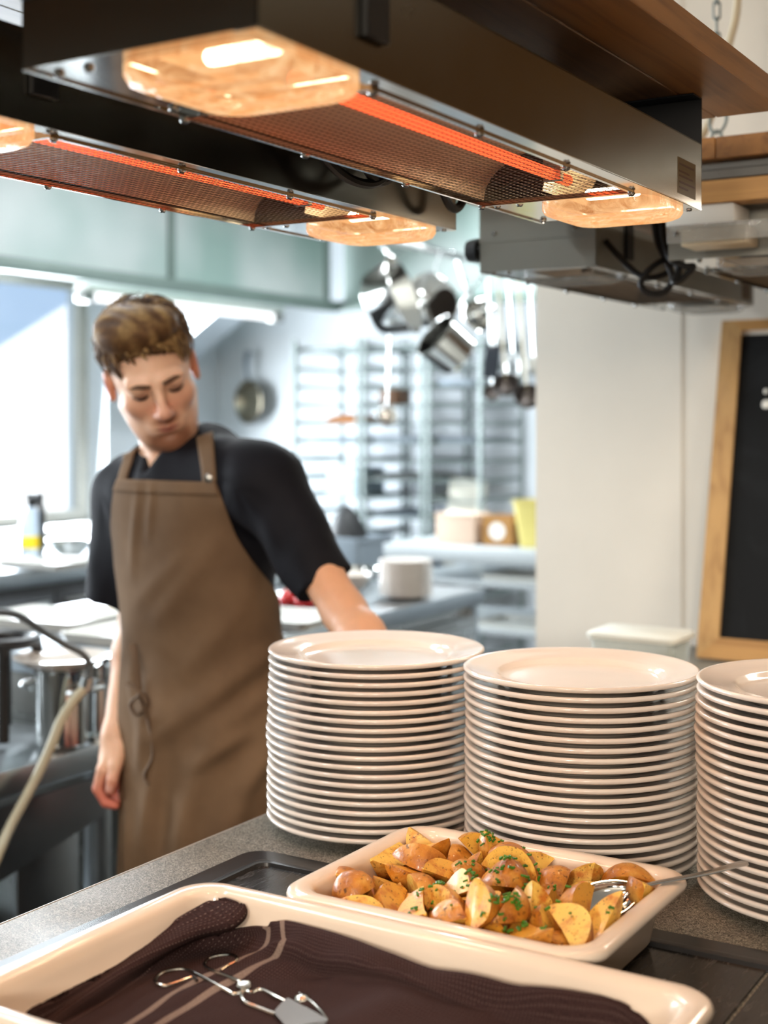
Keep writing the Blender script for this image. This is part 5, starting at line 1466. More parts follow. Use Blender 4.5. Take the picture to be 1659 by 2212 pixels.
tone = .40 + nz * .7 + (Hl[:, 2] - .05) * 1.5
V, Fq, CC = [P], [Q], [hair_col(tone)]; base_n = len(P)
hr = random.Random(21)
c0, R0 = np.array((0, -.022, .052)), np.array((.0800, .0975, .0880))
n_tube = 0
for i in range(1000):
    th_, ph_ = hr.uniform(-.75, 3.9), hr.uniform(.12, 1.25); fringe = i >= 900
    if fringe: th_, ph_ = hr.uniform(.55, 2.5), hr.uniform(.92, 1.12)
    p = c0 + R0 * np.array((math.cos(th_) * math.sin(ph_), math.sin(th_) * math.sin(ph_), math.cos(ph_)))
    if p[1] > .070 and p[2] < .075 and not fringe: continue
    vel = np.array((.62, .62, .05)) + np.array([hr.gauss(0, .22) for _ in range(3)])
    if p[1] < -.03: vel = np.array((.25, -.3, -.9)) * .8 + np.array([hr.gauss(0, .2) for _ in range(3)])
    if p[0] < -.045: vel = np.array((-.05, .25, -.75)) + np.array([hr.gauss(0, .2) for _ in range(3)])
    if p[0] > .06: vel = np.array((.1, .3, -.6)) + np.array([hr.gauss(0, .15) for _ in range(3)])
    if fringe: vel = np.array((.45 if p[0] > -.02 else -.1, .35, -.75)) + np.array([hr.gauss(0, .3) for _ in range(3)])
    L_ = hr.uniform(.035, .062) if not fringe else hr.uniform(.012, .030 + (.014 if p[0] > .005 else 0)); n_ = 6; pts = []; q_ = p.copy(); top = p[2] > .10
    for k in range(n_):
        nn = (q_ - c0) / R0 ** 2; nn /= np.linalg.norm(nn)
        lift = .0025 + (hr.uniform(.003, .011) if top else .004) * math.sin(math.pi * k / (n_ - 1) * .8)
        e = np.linalg.norm((q_ - c0) / R0); qs = c0 + (q_ - c0) / e
        pts.append(qs + nn * lift)
        tv = vel - nn * (vel @ nn); tv /= np.linalg.norm(tv) + 1e-9
        vel = vel + np.array((.10, .0, -.10)); q_ = qs + tv * L_ / (n_ - 1)
    if not fringe and any(pp[2] < .072 and pp[1] > .064 and abs(pp[0]) < .045 for pp in pts): continue
    if any(abs(pp[0]) > .06 and pp[2] < .030 and pp[1] > -.045 for pp in pts): continue
    rad_ = hr.uniform(.0014, .0034) if not fringe else hr.uniform(.0030, .0046); tn_ = np.clip(hr.gauss(.44 + (.22 if p[0] > -.01 and p[1] > .02 else 0), .28), 0, 1); ring = 6
    W_ = np.array(pts); tg = np.gradient(W_, axis=0); tg /= np.linalg.norm(tg, axis=1, keepdims=True)
    vs = []
    for k in range(n_):
        nn = (W_[k] - c0); nn /= np.linalg.norm(nn); s2 = np.cross(tg[k], nn); s2 /= np.linalg.norm(s2) + 1e-9
        rr_ = rad_ * (1.0 - .85 * (k / (n_ - 1)) ** 2) * (.45 if k == 0 else 1)
        for j in range(ring):
            a = 2 * math.pi * j / ring; vs.append(W_[k] + s2 * math.cos(a) * rr_ * 1.4 + nn * math.sin(a) * rr_ * .7)
    vs = np.array(vs) @ HEAD_R.T + HC
    qs_ = [(base_n + k * ring + j, base_n + k * ring + (j + 1) % ring, base_n + (k + 1) * ring + (j + 1) % ring, base_n + (k + 1) * ring + j) for k in range(n_ - 1) for j in range(ring)]
    V.append(vs); Fq.append(np.array(qs_)); CC.append(hair_col(np.full(len(vs), tn_))); base_n += len(vs)
obj('hair', grid_mesh('hair', np.concatenate(V), np.concatenate(Fq), HAIR, np.concatenate(CC), M0), None, man)
BROW = mottled('brow_hair', lin(98, 66, 44), .6, .1); LASH = mottled('lash', lin(48, 30, 24), .6, .1)
for s in (-1, 1):
    bm = new(); add_tube(bm, [Vector(hd(s * a, b, c) - M0) for a, b, c in ((.011, .0965, .0300), (.022, .0965, .0325), (.034, .0915, .0335), (.046, .0805, .0290))], [.0036, .0050, .0046, .0022], 8, flat=(1.2, .8)); obj('eyebrow', bm, BROW, man)
    bm = new(); add_tube(bm, [Vector(hd(s * a, b, c) - M0) for a, b, c in ((.0175, .0885, .0120), (.025, .0915, .0090), (.034, .0910, .0090), (.044, .0825, .0125))], [.0014, .0034, .0034, .0016], 8, flat=(1.3, .7)); obj('eyelash', bm, LASH, man)

# ================================================================== ROAST POTATOES
def wedge_mesh(seed, L, R, phi, name='potato_wedge', mats=None):
    """Potato wedge: skin arc (slot 0) and two cut faces (slot 1) meeting at the core."""
    rr = random.Random(seed); nt, na, nf = 15, 9, 4
    bend = rr.uniform(-.10, .10); off = Vector((rr.uniform(0, 50), 3.3, 1.7)); taper = rr.uniform(-.22, .22)
    bm = new(); rings = []
    for i in range(1, nt):
        t = -1 + 2 * i / nt; t = math.sin(t * math.pi / 2 * .985)
        r = R * max(.02, (1 - t * t)) ** .68 * (1 + taper * t)
        core = -R * .18 * (1 - t * t)
        pts = []
        for k in range(na + 1):
            a = -phi + 2 * phi * k / na
            pts.append((r * math.sin(a), r * math.cos(a)))
        a0 = pts[0]; a1 = pts[-1]; ap = (0, core + r * .16)
        for k in range(1, nf): f = k / nf; pts.append((a1[0] + (ap[0] - a1[0]) * f, a1[1] + (ap[1] - a1[1]) * f))
        pts.append(ap)
        for k in range(1, nf): f = k / nf; pts.append((ap[0] + (a0[0] - ap[0]) * f, ap[1] + (a0[1] - ap[1]) * f))
        ring = []
        for j, (x, z) in enumerate(pts):
            p = Vector((x, t * L / 2, z + bend * L * t * t))
            n = noise.noise(p * 75 + off) * .0012 + noise.noise(p * 30 + off) * .0022
            d = Vector((x, 0, z - R * .3)); d = d.normalized() if d.length > 1e-6 else Vector((0, 0, 1))
            ring.append(p + d * n)
        rings.append(ring)
    m = len(rings[0])
    R_ = add_loft(bm, rings, True)
    for ring, s in ((R_[0], -1), (R_[-1], 1)):
        c = sum((v.co for v in ring), Vector()) / m + Vector((0, s * .0012, 0)); cv = bm.verts.new(c)
        for j in range(m):
            bm.faces.new((ring[j], ring[(j + 1) % m], cv))
    cz = R * .42
    bm.faces.ensure_lookup_table()
    for f in bm.faces:
        idx = [k for k in range(0)]
    # slot by ring position
    vid = {}
    for ring in R_:
        for j, v in enumerate(ring): vid[v] = j
    for f in bm.faces:
        js = [vid[v] for v in f.verts if v in vid]
        f.material_index = 0 if all(j <= na for j in js) and not (0 in js and (m - 1) in js) else 1
    bmesh.ops.translate(bm, verts=bm.verts, vec=(0, 0, -R * .42))
    return finish_mesh(name, bm, mats or [], 42)
WEDGES = [(1, .064, .0260, .62), (2, .057, .0250, .80), (3, .068, .0270, .50), (4, .050, .0235, 1.00), (5, .060, .0255, .70), (6, .048, .0240, .78), (7, .062, .0280, .55), (8, .046, .0215, 1.40)]
FLESH = Mat('potato_flesh', lin(226, 178, 74), .42, 0.0, .5, .10)
_v = FLESH.coords(); _oi = FLESH.n('ShaderNodeObjectInfo')
_of = FLESH.n('ShaderNodeVectorMath', operation='SCALE'); _of.inputs[0].default_value = (3.1, 5.7, 1.9); FLESH.link(_oi.outputs['Random'], _of.inputs['Scale'])
_ad = FLESH.n('ShaderNodeVectorMath', operation='ADD'); FLESH.link(_v, _ad.inputs[0]); FLESH.link(_of.outputs[0], _ad.inputs[1]); _v = _ad.outputs[0]
_c = FLESH.mix(_oi.outputs['Random'], lin(238, 200, 98), lin(224, 158, 48))
_c = FLESH.mix(FLESH.ramp(FLESH.noise(_v, 55, 4, .6), [(.48, 0.0), (.68, .85)]), _c, lin(188, 98, 26))
_c = FLESH.mix(FLESH.ramp(FLESH.noise(_v, 340, 2, .6), [(.62, 0.0), (.70, .8)]), _c, lin(84, 54, 22))
FLESH.base(_c); FLESH.bump(FLESH.noise(_v, 260, 3), .25, .0012); FLESH.set('Subsurface Weight', .12); FLESH.set('Subsurface Radius', (.006, .003, .001))
PSKIN = Mat('roast_potato_skin', lin(176, 108, 40), .42, 0.0, .5, .15)
_v = PSKIN.coords(); _oi = PSKIN.n('ShaderNodeObjectInfo')
_of = PSKIN.n('ShaderNodeVectorMath', operation='SCALE'); _of.inputs[0].default_value = (2.3, 4.1, 6.7); PSKIN.link(_oi.outputs['Random'], _of.inputs['Scale'])
_ad = PSKIN.n('ShaderNodeVectorMath', operation='ADD'); PSKIN.link(_v, _ad.inputs[0]); PSKIN.link(_of.outputs[0], _ad.inputs[1]); _v = _ad.outputs[0]
_c = PSKIN.ramp(PSKIN.noise(_v, 38, 4, .6), [(.30, lin(140, 74, 18)), (.50, lin(190, 122, 38)), (.72, lin(216, 166, 80))])
_c = PSKIN.mix(PSKIN.ramp(PSKIN.noise(_v, 210, 3, .6), [(.58, 0.0), (.70, .9)]), _c, lin(78, 44, 16))
PSKIN.base(_c); PSKIN.bump(PSKIN.noise(_v, 150, 4), .55, .0025)
POTATOES = [(3,-0.0745,0.0449,0.0246,0.48,-0.28,-0.44,-0.71), (4,0.0296,-0.0578,0.0226,0.08,0.77,-0.6,0.19), (2,0.0123,-0.0253,0.0142,0.48,-0.44,-0.29,-0.7), (4,-0.0631,-0.0585,0.0158,0.84,-0.19,0.32,0.39), (5,0.0688,0.0624,0.0202,0.09,-0.93,0.34,0.07), (7,-0.0158,0.049,0.019,0.04,0.4,0.91,-0.06), (0,0.0605,-0.0372,0.0158,0.04,0.51,-0.03,0.86), (6,-0.0601,0.0296,0.0145,0.64,0.34,0.38,-0.57), (0,0.0336,0.0133,0.0156,0.59,0.36,0.33,-0.65), (5,0.0226,0.044,0.0141,0.7,0.24,0.3,-0.6), (7,-0.066,0.0788,0.0194,0.07,0.97,-0.23,-0.08), (5,0.0084,0.0014,0.0215,0.51,0.08,-0.14,-0.84), (3,0.1046,0.0803,0.035,0.88,-0.31,-0.35,-0.04), (1,0.0952,-0.0498,0.0227,0.26,-0.92,-0.29,0.08), (4,-0.1231,0.0068,0.0239,0.05,0.2,0.04,0.98), (1,0.0406,0.0805,0.0265,0.05,-0.09,-0.97,-0.21), (2,0.0169,-0.0682,0.0348,0.22,-0.46,0.11,-0.85), (5,0.073,0.0021,0.0206,0.34,-0.37,0.37,0.78), (1,0.09,-0.0151,0.0247,0.39,-0.52,-0.75,0.11), (0,-0.1046,-0.0449,0.0225,0.29,-0.65,-0.08,-0.7), (4,-0.0061,-0.0449,0.0227,0.06,-0.93,0.37,0.01), (6,-0.1014,0.0135,0.0148,0.09,0.52,-0.04,0.85), (3,0.04,-0.0253,0.0273,0.24,0.67,0.19,0.68), (3,-0.1156,0.0582,0.0239,0.39,0.25,-0.89,-0.04), (1,0.1072,0.0098,0.0283,0.5,0.38,-0.04,0.78), (0,-0.0416,-0.024,0.0249,0.65,0.53,0.45,-0.31), (2,-0.1007,0.0706,0.0302,0.03,-0.88,-0.1,-0.46), (3,-0.0709,-0.0835,0.023,0.19,0.53,-0.81,0.15), (1,0.0593,0.002,0.0441,0.08,0.47,-0,-0.88), (2,-0.0207,-0.0855,0.0205,0.47,-0.44,0.5,0.58), (7,-0.0649,0.0026,0.0265,0.54,0.15,0.36,-0.74), (2,0.1303,0.0238,0.0471,0.99,-0.11,-0.12,0.03), (3,-0.1079,-0.0651,0.0392,0.41,-0.59,0.68,0.13), (7,0.112,-0.0178,0.0371,0.27,0.05,-0.92,-0.27), (4,-0.0219,0.0053,0.0147,0.9,-0.09,-0.42,-0.12), (0,-0.0247,0.0684,0.0324,0.13,0.35,0.12,0.92), (3,0.0182,0.0677,0.0282,0.62,0.54,0.08,-0.57), (1,0.1306,0.0701,0.0534,0.49,-0.06,-0.83,0.26), (6,0.0641,-0.0845,0.0263,0.25,0.62,-0.71,0.22), (4,-0.0188,-0.039,0.0326,0.27,0.07,-0.07,0.96), (2,0.0658,0.0621,0.0357,0.56,-0.63,0.25,0.48), (0,-0.0426,0.0026,0.0351,0.97,-0.09,0.11,-0.21), (7,-0.0859,-0.0187,0.025,0.2,0.19,0.81,0.51), (2,0.1002,0.0484,0.0535,0.77,0.16,0.6,0.16), (7,0.0414,-0.0923,0.0732,0.56,-0.78,0.22,-0.19), (7,-0.1071,-0.0724,0.0625,0.99,0.01,-0.1,0.05), (6,0.0556,0.0253,0.0256,0.21,-0.61,-0.58,-0.5), (5,0.0065,0.0888,0.0307,0.23,-0.63,-0.56,-0.49), (2,-0.0162,0.0692,0.0605,0.01,-0.03,-0.1,0.99), (1,0.0477,-0.088,0.0512,0.05,0.87,0.44,-0.22), (7,-0.1095,-0.0887,0.0287,0.67,0.64,-0.36,0.01), (2,-0.057,-0.0546,0.0372,0.28,-0.69,-0.21,-0.63), (4,0.0524,-0.055,0.0398,0.23,0.39,0.39,-0.81), (3,0.0625,0.0885,0.0457,0.34,0.2,-0.64,-0.66), (6,-0.13,0.0368,0.0493,0.02,-0.94,-0.01,-0.34), (4,0.0047,0.0826,0.0509,0.19,-0.67,0.01,0.72), (6,0.0112,-0.0094,0.0426,0,0.48,0.03,-0.88), (5,-0.1015,-0.021,0.0435,0.48,0.29,-0.79,0.27), (7,0.0841,-0.0598,0.0519,0.28,0.79,-0.3,-0.45), (0,0.0447,0.0566,0.0533,0.14,0.02,0.09,-0.99), (4,0.1148,-0.0783,0.0296,0.25,0.89,-0.26,-0.29), (1,-0.0082,0.0313,0.0374,0.09,0.48,-0.02,0.87), (2,-0.0133,-0.0602,0.0534,0.52,-0.35,-0.08,-0.78), (5,-0.0794,-0.0995,0.0476,0.41,-0.65,-0.58,-0.26), (4,0.0666,-0.039,0.053,0,-0.11,0.84,0.54), (6,-0.0718,-0.0663,0.0463,0.78,0.21,-0.58,0.08), (1,0.1084,-0.0651,0.0382,0.22,0.24,0.32,0.89), (2,0.0341,-0.0038,0.0506,0.07,0.9,-0.05,-0.42), (6,0.0214,-0.05,0.0585,0.57,-0.4,0.7,0.15), (5,-0.1207,0.0879,0.0535,0.09,0.67,-0.67,-0.32), (5,0.0082,0.0159,0.0565,0.31,-0.7,0.39,0.52), (0,-0.0313,-0.0841,0.0519,0.05,0.92,0.27,-0.27), (0,-0.0757,0.0814,0.0467,0.93,-0.28,0.22,0.11), (1,-0.0523,0.075,0.0349,0.32,-0.15,0.22,0.91), (0,0.0243,0.045,0.0448,0.67,0.33,-0.66,0.05), (0,0.0975,0.0234,0.0613,0.09,0.72,0.21,-0.66), (5,0.0785,0.0204,0.0494,0.83,0.01,-0.53,0.16), (6,-0.064,-0.0176,0.0465,0.91,-0.11,0.11,0.38), (6,0.1006,-0.0233,0.0613,0.86,0.32,-0.4,-0.06), (6,-0.0448,0.0562,0.0359,0.23,-0.21,-0.74,0.6), (2,-0.0931,0.015,0.0471,0.43,0.02,0.88,-0.17), (7,-0.0293,0.0209,0.0565,0.45,-0.36,0.1,-0.81), (1,-0.0319,0.0873,0.0605,0.15,-0.32,-0.86,0.36), (2,-0.0546,0.0202,0.051,0.68,-0.4,-0.61,-0.11), (0,0.0839,-0.0894,0.0531,0.23,0.85,0.38,-0.27), (5,-0.1277,-0.0453,0.0502,0.89,-0.4,0.17,-0.12), (3,0.0187,0.0048,0.0686,0.54,0.16,-0.04,0.82), (4,0.005,-0.0915,0.0539,0.77,-0.07,-0.4,0.5), (2,-0.0889,0.0319,0.0566,0.69,0.14,0.46,-0.55), (6,0.0574,-0.0667,0.0673,0.86,-0.11,0.49,0.09), (3,-0.1004,0.0651,0.0536,0.02,0.65,-0.69,0.33), (1,0.1183,0.0293,0.0778,0.16,-0.48,-0.83,0.23), (0,0.0977,0.0967,0.0531,0.67,-0.08,-0.23,0.7), (0,0.1291,-0.0295,0.0539,0.31,-0.89,-0.06,0.32), (6,0.0066,0.0413,0.0703,0.69,-0.25,-0.17,-0.66), (2,0.1174,-0.0652,0.0596,0.39,-0.65,-0.15,-0.64), (0,-0.0149,-0.0242,0.0596,0.77,-0.44,0.34,0.31), (5,-0.0611,0.0919,0.0603,0.88,-0.42,-0.18,-0.15)]
WM = [wedge_mesh(*w, mats=[PSKIN, FLESH]) for w in WEDGES]
DU, DV = -.595, 1.17175                      # centre of the potato dish
pos = []
from mathutils import Quaternion
rotz = Matrix.Rotation(ROT, 4, 'Z'); tris = []
POTATOES = [p for p in POTATOES if not (math.hypot(p[1] - .100, p[2] - .042) < .036 and p[3] > .030)]   # room for the spoon
for i, (k, x, y, z, qw, qx, qy, qz) in enumerate(POTATOES):
    q_ = Quaternion((qw, qx, qy, qz)).normalized()
    o = bpy.data.objects.new('potato_wedge', WM[k]); COL.objects.link(o)
    o.location = W(DU + x, DV + y, CT + .0026 + z)
    o.rotation_euler = (rotz.to_3x3() @ q_.to_matrix()).to_euler()
    M = Matrix.Translation(o.location) @ (rotz.to_3x3() @ q_.to_matrix()).to_4x4()
    nrm = M.to_3x3() @ Vector((0, 0, -1))    # the cut side looks this way
    pos.append((x, y, z, o, k, nrm)); tris.append((M, WM[k]))
# every wedge is told apart by its row in the dish, its place in the row and its shape
pos.sort(key=lambda p: -p[1])
rows_n = ['back row against the rear wall', 'row behind the middle', 'middle row', 'row in front of the middle', 'front row against the near wall']
per = math.ceil(len(pos) / 5)
for r in range(5):
    row = sorted(pos[r * per:(r + 1) * per], key=lambda p: p[0])
    for j, (x, y, z, o, k, nrm) in enumerate(row):
        look = 'half potato' if WEDGES[k][3] > 1.3 else 'long slim potato wedge' if WEDGES[k][1] > .058 else 'short potato wedge' if WEDGES[k][1] < .049 else 'roast potato wedge'
        tag(o, f'{look}, {ordinal(j)} from the left, {rows_n[r]}', 'potato', 'roast potato wedges in the stoneware dish')
# chopped chives scattered on top
vs, fs = [], []
for M, me in tris:
    b = len(vs); vs += [M @ v.co for v in me.vertices]; fs += [tuple(b + i for i in p.vertices) for p in me.polygons]
ptree = BVHTree.FromPolygons(vs, fs)
CHIVE = mottled('chives', lin(62, 116, 24), .45, .35, 300)
rc = random.Random(17); bm = new()
spots = [(935, 1915, 26, .006), (1012, 1890, 14, .005), (1052, 1880, 26, .007), (1078, 1893, 12, .006), (1100, 1925, 16, .006), (1120, 1965, 22, .006), (1155, 1888, 12, .005), (1105, 1950, 8, .005), (1060, 1962, 12, .006),
         (1200, 1945, 9, .012), (1085, 1990, 10, .007), (1320, 1972, 3, .003), (900, 1965, 5, .004), (1125, 1890, 7, .006), (1010, 1870, 10, .006), (1060, 1940, 80, .060)]
cam_o = Vector((0, 0, CAM_Z))
for px, py, n, s in spots:
    hit = ptree.ray_cast(cam_o, (at(px, py, 1.0) - cam_o).normalized())[0]
    if hit is None: continue
    for _ in range(n):
        p = hit + Vector((rc.gauss(0, s), rc.gauss(0, s), .12))
        h2 = ptree.ray_cast(p, Vector((0, 0, -1)))
        if h2[0] is None: continue
        a = Vector((rc.uniform(-1, 1), rc.uniform(-1, 1), rc.uniform(-.3, .5))).normalized() * rc.uniform(.0012, .0028)
        c_ = h2[0] + h2[1] * .0012 + Vector((0, 0, rc.uniform(0, .0015)))
        add_cyl(bm, c_ - a, c_ + a, rc.uniform(.0009, .0014), seg=5)
tag(obj('chopped_chives', bm, CHIVE, None), 'chopped green chives scattered over the roast potatoes', 'herbs', kind='stuff')

# ---- serving spoon
t = thing('serving_spoon', 'steel serving spoon stuck in the roast potatoes, handle over the rim', 'spoon', at(1338, 1950, 1.29), rot=(0, 0, 0))
o0 = at(1338, 1950, 1.29)
path = smooth_path([at(1336, 1954, 1.290), at(1346, 1940, 1.291), at(1364, 1925, 1.293), at(1400, 1911, 1.297), at(1460, 1899, 1.303), at(1530, 1885, 1.310), at(1582, 1871, 1.317), at(1606, 1865, 1.321), at(1615, 1864, 1.322)], 5)
wid = np.interp(np.linspace(0, 1, len(path)), [0, .12, .3, .5, .7, .86, .94, 1], [.0030, .0026, .0034, .0048, .0066, .0075, .0062, .0015])
bm = new(); rings = []
side0 = (W(.45, -1, 0) - W(0, 0, 0)).normalized()
for i, p in enumerate(path):
    tg = (path[min(i + 1, len(path) - 1)] - path[max(i - 1, 0)]).normalized()
    sd_ = (side0 - tg * side0.dot(tg)).normalized(); up_ = sd_.cross(tg)
    up_ = up_ if up_.z > 0 else -up_
    th_ = .0014
    rings.append([p - o0 + sd_ * wid[i] * math.cos(a) + up_ * (th_ * math.sin(a) + .0016 * (1 - (math.cos(a)) ** 2) * 0 - .0012 * math.cos(a) ** 2 * 0) for a in [2 * math.pi * k / 14 for k in range(14)]])
add_loft(bm, rings, True, True, True); obj('spoon_handle', bm, STEEL_MIRROR, t, angle=60)
bm = new(); bc = at(1310, 1940, 1.286) - o0
dirb = (at(1336, 1954, 1.29) - at(1288, 1930, 1.282)); dirb.z = 0; dirb.normalize()
Bx = Matrix((dirb, Vector((-dirb.y, dirb.x, 0)), Vector((0, 0, 1)))).transposed().to_4x4()
n_ = 10; R1, R2, dp = .034, .0225, .013
def bowl_rings(s, dz):
    out = []
    for k in range(n_ + 1):
        q = math.pi / 2 * k / n_; r = math.sin(q); z = -dp * math.cos(q)
        out.append([(R1 * s * r * math.cos(a), R2 * s * r * math.sin(a) * (1 - .12 * math.cos(a)), z * s + dz) for a in [2 * math.pi * j / 28 for j in range(28)]] if k else None)
    return out[1:]
Mb = Matrix.Translation(bc) @ Bx @ Matrix.Rotation(rad(-12), 4, 'Y') @ Matrix.Rotation(rad(22), 4, 'X')
outer = bowl_rings(1.0, 0); inner = list(reversed(bowl_rings(.955, 0)))
rr_ = [[Mb @ Vector(p) for p in ring] for ring in outer + inner]
add_loft(bm, rr_, True, True, True); obj('spoon_bowl', bm, STEEL_MIRROR, t, angle=60)

# ================================================================== TOWEL AND TONGS in the near dish
TOWEL = Mat('dark_ribbed_towel', lin(52, 36, 36), .9)
uv = TOWEL.n('ShaderNodeUVMap'); uv.uv_map = 'weave'
sx = TOWEL.n('ShaderNodeSeparateXYZ'); TOWEL.link(uv.outputs[0], sx.inputs[0])
def mth(m, op, a, b=None):
    nd = m.n('ShaderNodeMath', operation=op)
    for i, v_ in enumerate((a, b)):
        if v_ is None: continue
        if hasattr(v_, 'links'): m.link(v_, nd.inputs[i])
        else: nd.inputs[i].default_value = v_
    return nd.outputs[0]
rib = mth(TOWEL, 'SINE', mth(TOWEL, 'MULTIPLY', sx.outputs['X'], 2 * math.pi / .0030))
dot = mth(TOWEL, 'SINE', mth(TOWEL, 'MULTIPLY', sx.outputs['Y'], 2 * math.pi / .0032))
stitch = mth(TOWEL, 'MULTIPLY', TOWEL.ramp(rib, [(.90, 0.0), (.98, 1.0)]), TOWEL.ramp(dot, [(.35, 0.0), (.65, 1.0)]))
wvn = TOWEL.noise(uv.outputs[0], 900, 2)
basec = TOWEL.ramp(wvn, [(.3, lin(40, 27, 27)), (.7, lin(64, 46, 45))])
def band(c, w): return mth(TOWEL, 'LESS_THAN', mth(TOWEL, 'ABSOLUTE', mth(TOWEL, 'SUBTRACT', sx.outputs['X'], c)), w)
bands = mth(TOWEL, 'MAXIMUM', band(.117, .0042), band(.146, .0042))
cc_ = TOWEL.mix(mth(TOWEL, 'MULTIPLY', stitch, .55), basec, lin(150, 128, 120))
cc_ = TOWEL.mix(mth(TOWEL, 'MULTIPLY', bands, .85), cc_, TOWEL.ramp(wvn, [(.3, lin(112, 94, 86)), (.7, lin(156, 138, 126))]))
TOWEL.base(cc_); TOWEL.bump(mth(TOWEL, 'ADD', mth(TOWEL, 'MULTIPLY', rib, .5), wvn), .35, .0012); TOWEL.set('Specular IOR Level', .1)
ctrl = [
    [(525, 1914, .4395), (543, 1945, .447), (532, 1978, .472), (578, 1992, .462), (640, 2010, .458), (850, 2072, .459), (1160, 2152, .463), (1420, 2205, .470)],
    [(440, 1955, .448), (508, 1996, .457), (470, 2012, .486), (560, 2048, .477), (650, 2052, .465), (850, 2106, .463), (1145, 2182, .468), (1410, 2240, .477)],
    [(350, 2010, .460), (420, 2018, .463), (392, 2050, .491), (490, 2078, .485), (620, 2092, .479), (840, 2150, .477), (1120, 2225, .480), (1385, 2285, .486)],
    [(230, 2086, .474), (285, 2086, .471), (300, 2116, .487), (375, 2134, .488), (500, 2168, .486), (730, 2236, .484), (1000, 2320, .488), (1280, 2385, .491)],
    [(90, 2172, .484), (140, 2182, .481), (170, 2208, .492), (235, 2236, .493), (340, 2263, .492), (570, 2330, .491), (850, 2400, .492), (1120, 2470, .493)]]
CG = [[np.array(UV(at(px, py, h * F_PX / (py - HORIZON))) + (CAM_Z - h,)) for px, py, h in row] for row in ctrl]
CG.append([np.array((p[0], .752 + .01 * (i % 2), CAM_Z - .4935)) for i, p in enumerate(CG[-1])])
def catmull(rows, n):
    rows = [np.asarray(r, float) for r in rows]; out = []
    for i in range(len(rows) - 1):
        a, b, c, d = rows[max(i - 1, 0)], rows[i], rows[i + 1], rows[min(i + 2, len(rows) - 1)]
        for k in range(n):
            t_ = k / n; out.append(.5 * (2 * b + (c - a) * t_ + (2 * a - 5 * b + 4 * c - d) * t_ ** 2 + (3 * b - a - 3 * c + d) * t_ ** 3))
    out.append(rows[-1]); return out
D1 = catmull([np.array(r) for r in CG], 14)                    # rows
D2 = np.array(catmull([np.array([row[j] for row in D1]) for j in range(len(CG[0]))], 22)).transpose(1, 0, 2)
nr, nc = D2.shape[:2]
for i in range(nr):
    for j in range(nc):
        u_, v_, z_ = D2[i, j]; s_, t_ = j / (nc - 1), i / (nr - 1)
        wv = noise.noise(Vector((s_ * 9, t_ * 3.2, 2.0))) * .0080 + noise.noise(Vector((s_ * 20 + t_ * 6, t_ * 8, 5.0))) * .0055
        fade = min(1, max(.12, (s_ - .35) * 5))
        ridge = .013 * math.exp(-((t_ - .10 - .04 * math.sin(s_ * 8)) / .055) ** 2) * min(1, max(0, (s_ - .40) * 8)) * (1 + .5 * math.sin(s_ * 23))
        D2[i, j, 2] = z_ + wv * fade + ridge
        D2[i, j, 1] += .004 * noise.noise(Vector((s_ * 26, 0, 0))) * math.exp(-t_ * 30)
        # stay inside the sloping walls of the dish and above its floor
        qx, qy = abs(D2[i, j, 0] + .5805) - .2585 + .060, abs(D2[i, j, 1] - .87525) - .16325 + .060
        ins = .060 - (math.hypot(max(qx, 0), max(qy, 0)) + min(max(qx, qy), 0))
        if ins < .0290:
            k_ = .0290 - ins
            D2[i, j, 0] -= k_ * (1 if D2[i, j, 0] > -.5805 else -1) * (qx > qy - .02); D2[i, j, 1] -= k_ * (1 if D2[i, j, 1] > .87525 else -1) * (qy > qx - .02); ins = .0290
        D2[i, j, 2] = max(D2[i, j, 2], CT + .0024 + .0055 + float(np.interp(ins, [.0235, .0245, .031, .036, .046], [.052, .045, .016, .0095, .0065])))
lim = np.where(D2[..., 1] > .985, CT + .054, CT + .058); lim[:, :24] = CT + .066
D2[..., 2] = np.where(D2[..., 2] > lim - .008, lim - .008 * np.exp(-(D2[..., 2] - lim + .008) / .008), D2[..., 2])
for _ in range(2):
    G_ = D2.copy(); G_[1:-1] = (D2[:-2] + 2 * D2[1:-1] + D2[2:]) / 4; D2 = G_
    G_ = D2.copy(); G_[:, 1:-1] = (D2[:, :-2] + 2 * D2[:, 1:-1] + D2[:, 2:]) / 4; D2 = G_
Vt = [tuple(W(*D2[i, j])) for i in range(nr) for j in range(nc)]
qs_ = [(i * nc + j, i * nc + j + 1, (i + 1) * nc + j + 1, (i + 1) * nc + j) for i in range(nr - 1) for j in range(nc - 1)]
TO = Vector(W(-.58, .875, CT + .01))
me = bpy.data.meshes.new('towel'); me.from_pydata([tuple(Vector(p) - TO) for p in Vt], [], qs_); me.materials.append(TOWEL.m)
su = np.concatenate([[0], np.cumsum(np.linalg.norm(np.diff(D2[nr // 2], axis=0), axis=1))])
st = np.concatenate([[0], np.cumsum(np.linalg.norm(np.diff(D2[:, nc // 2], axis=0), axis=1))])
ul = me.uv_layers.new(name='weave')
for lp in me.loops:
    i, j = divmod(lp.vertex_index, nc); ul.data[lp.index].uv = (su[j], st[i])
me.shade_smooth(); me.update()
o = bpy.data.objects.new('towel', me); COL.objects.link(o); o.location = TO
m_ = o.modifiers.new('thickness', 'SOLIDIFY'); m_.thickness = .0030; m_.offset = 1 if sum(p.normal.z for p in me.polygons) > 0 else -1
tag(o, 'dark brown ribbed towel with pale stripes crumpled in the large dish', 'towel')

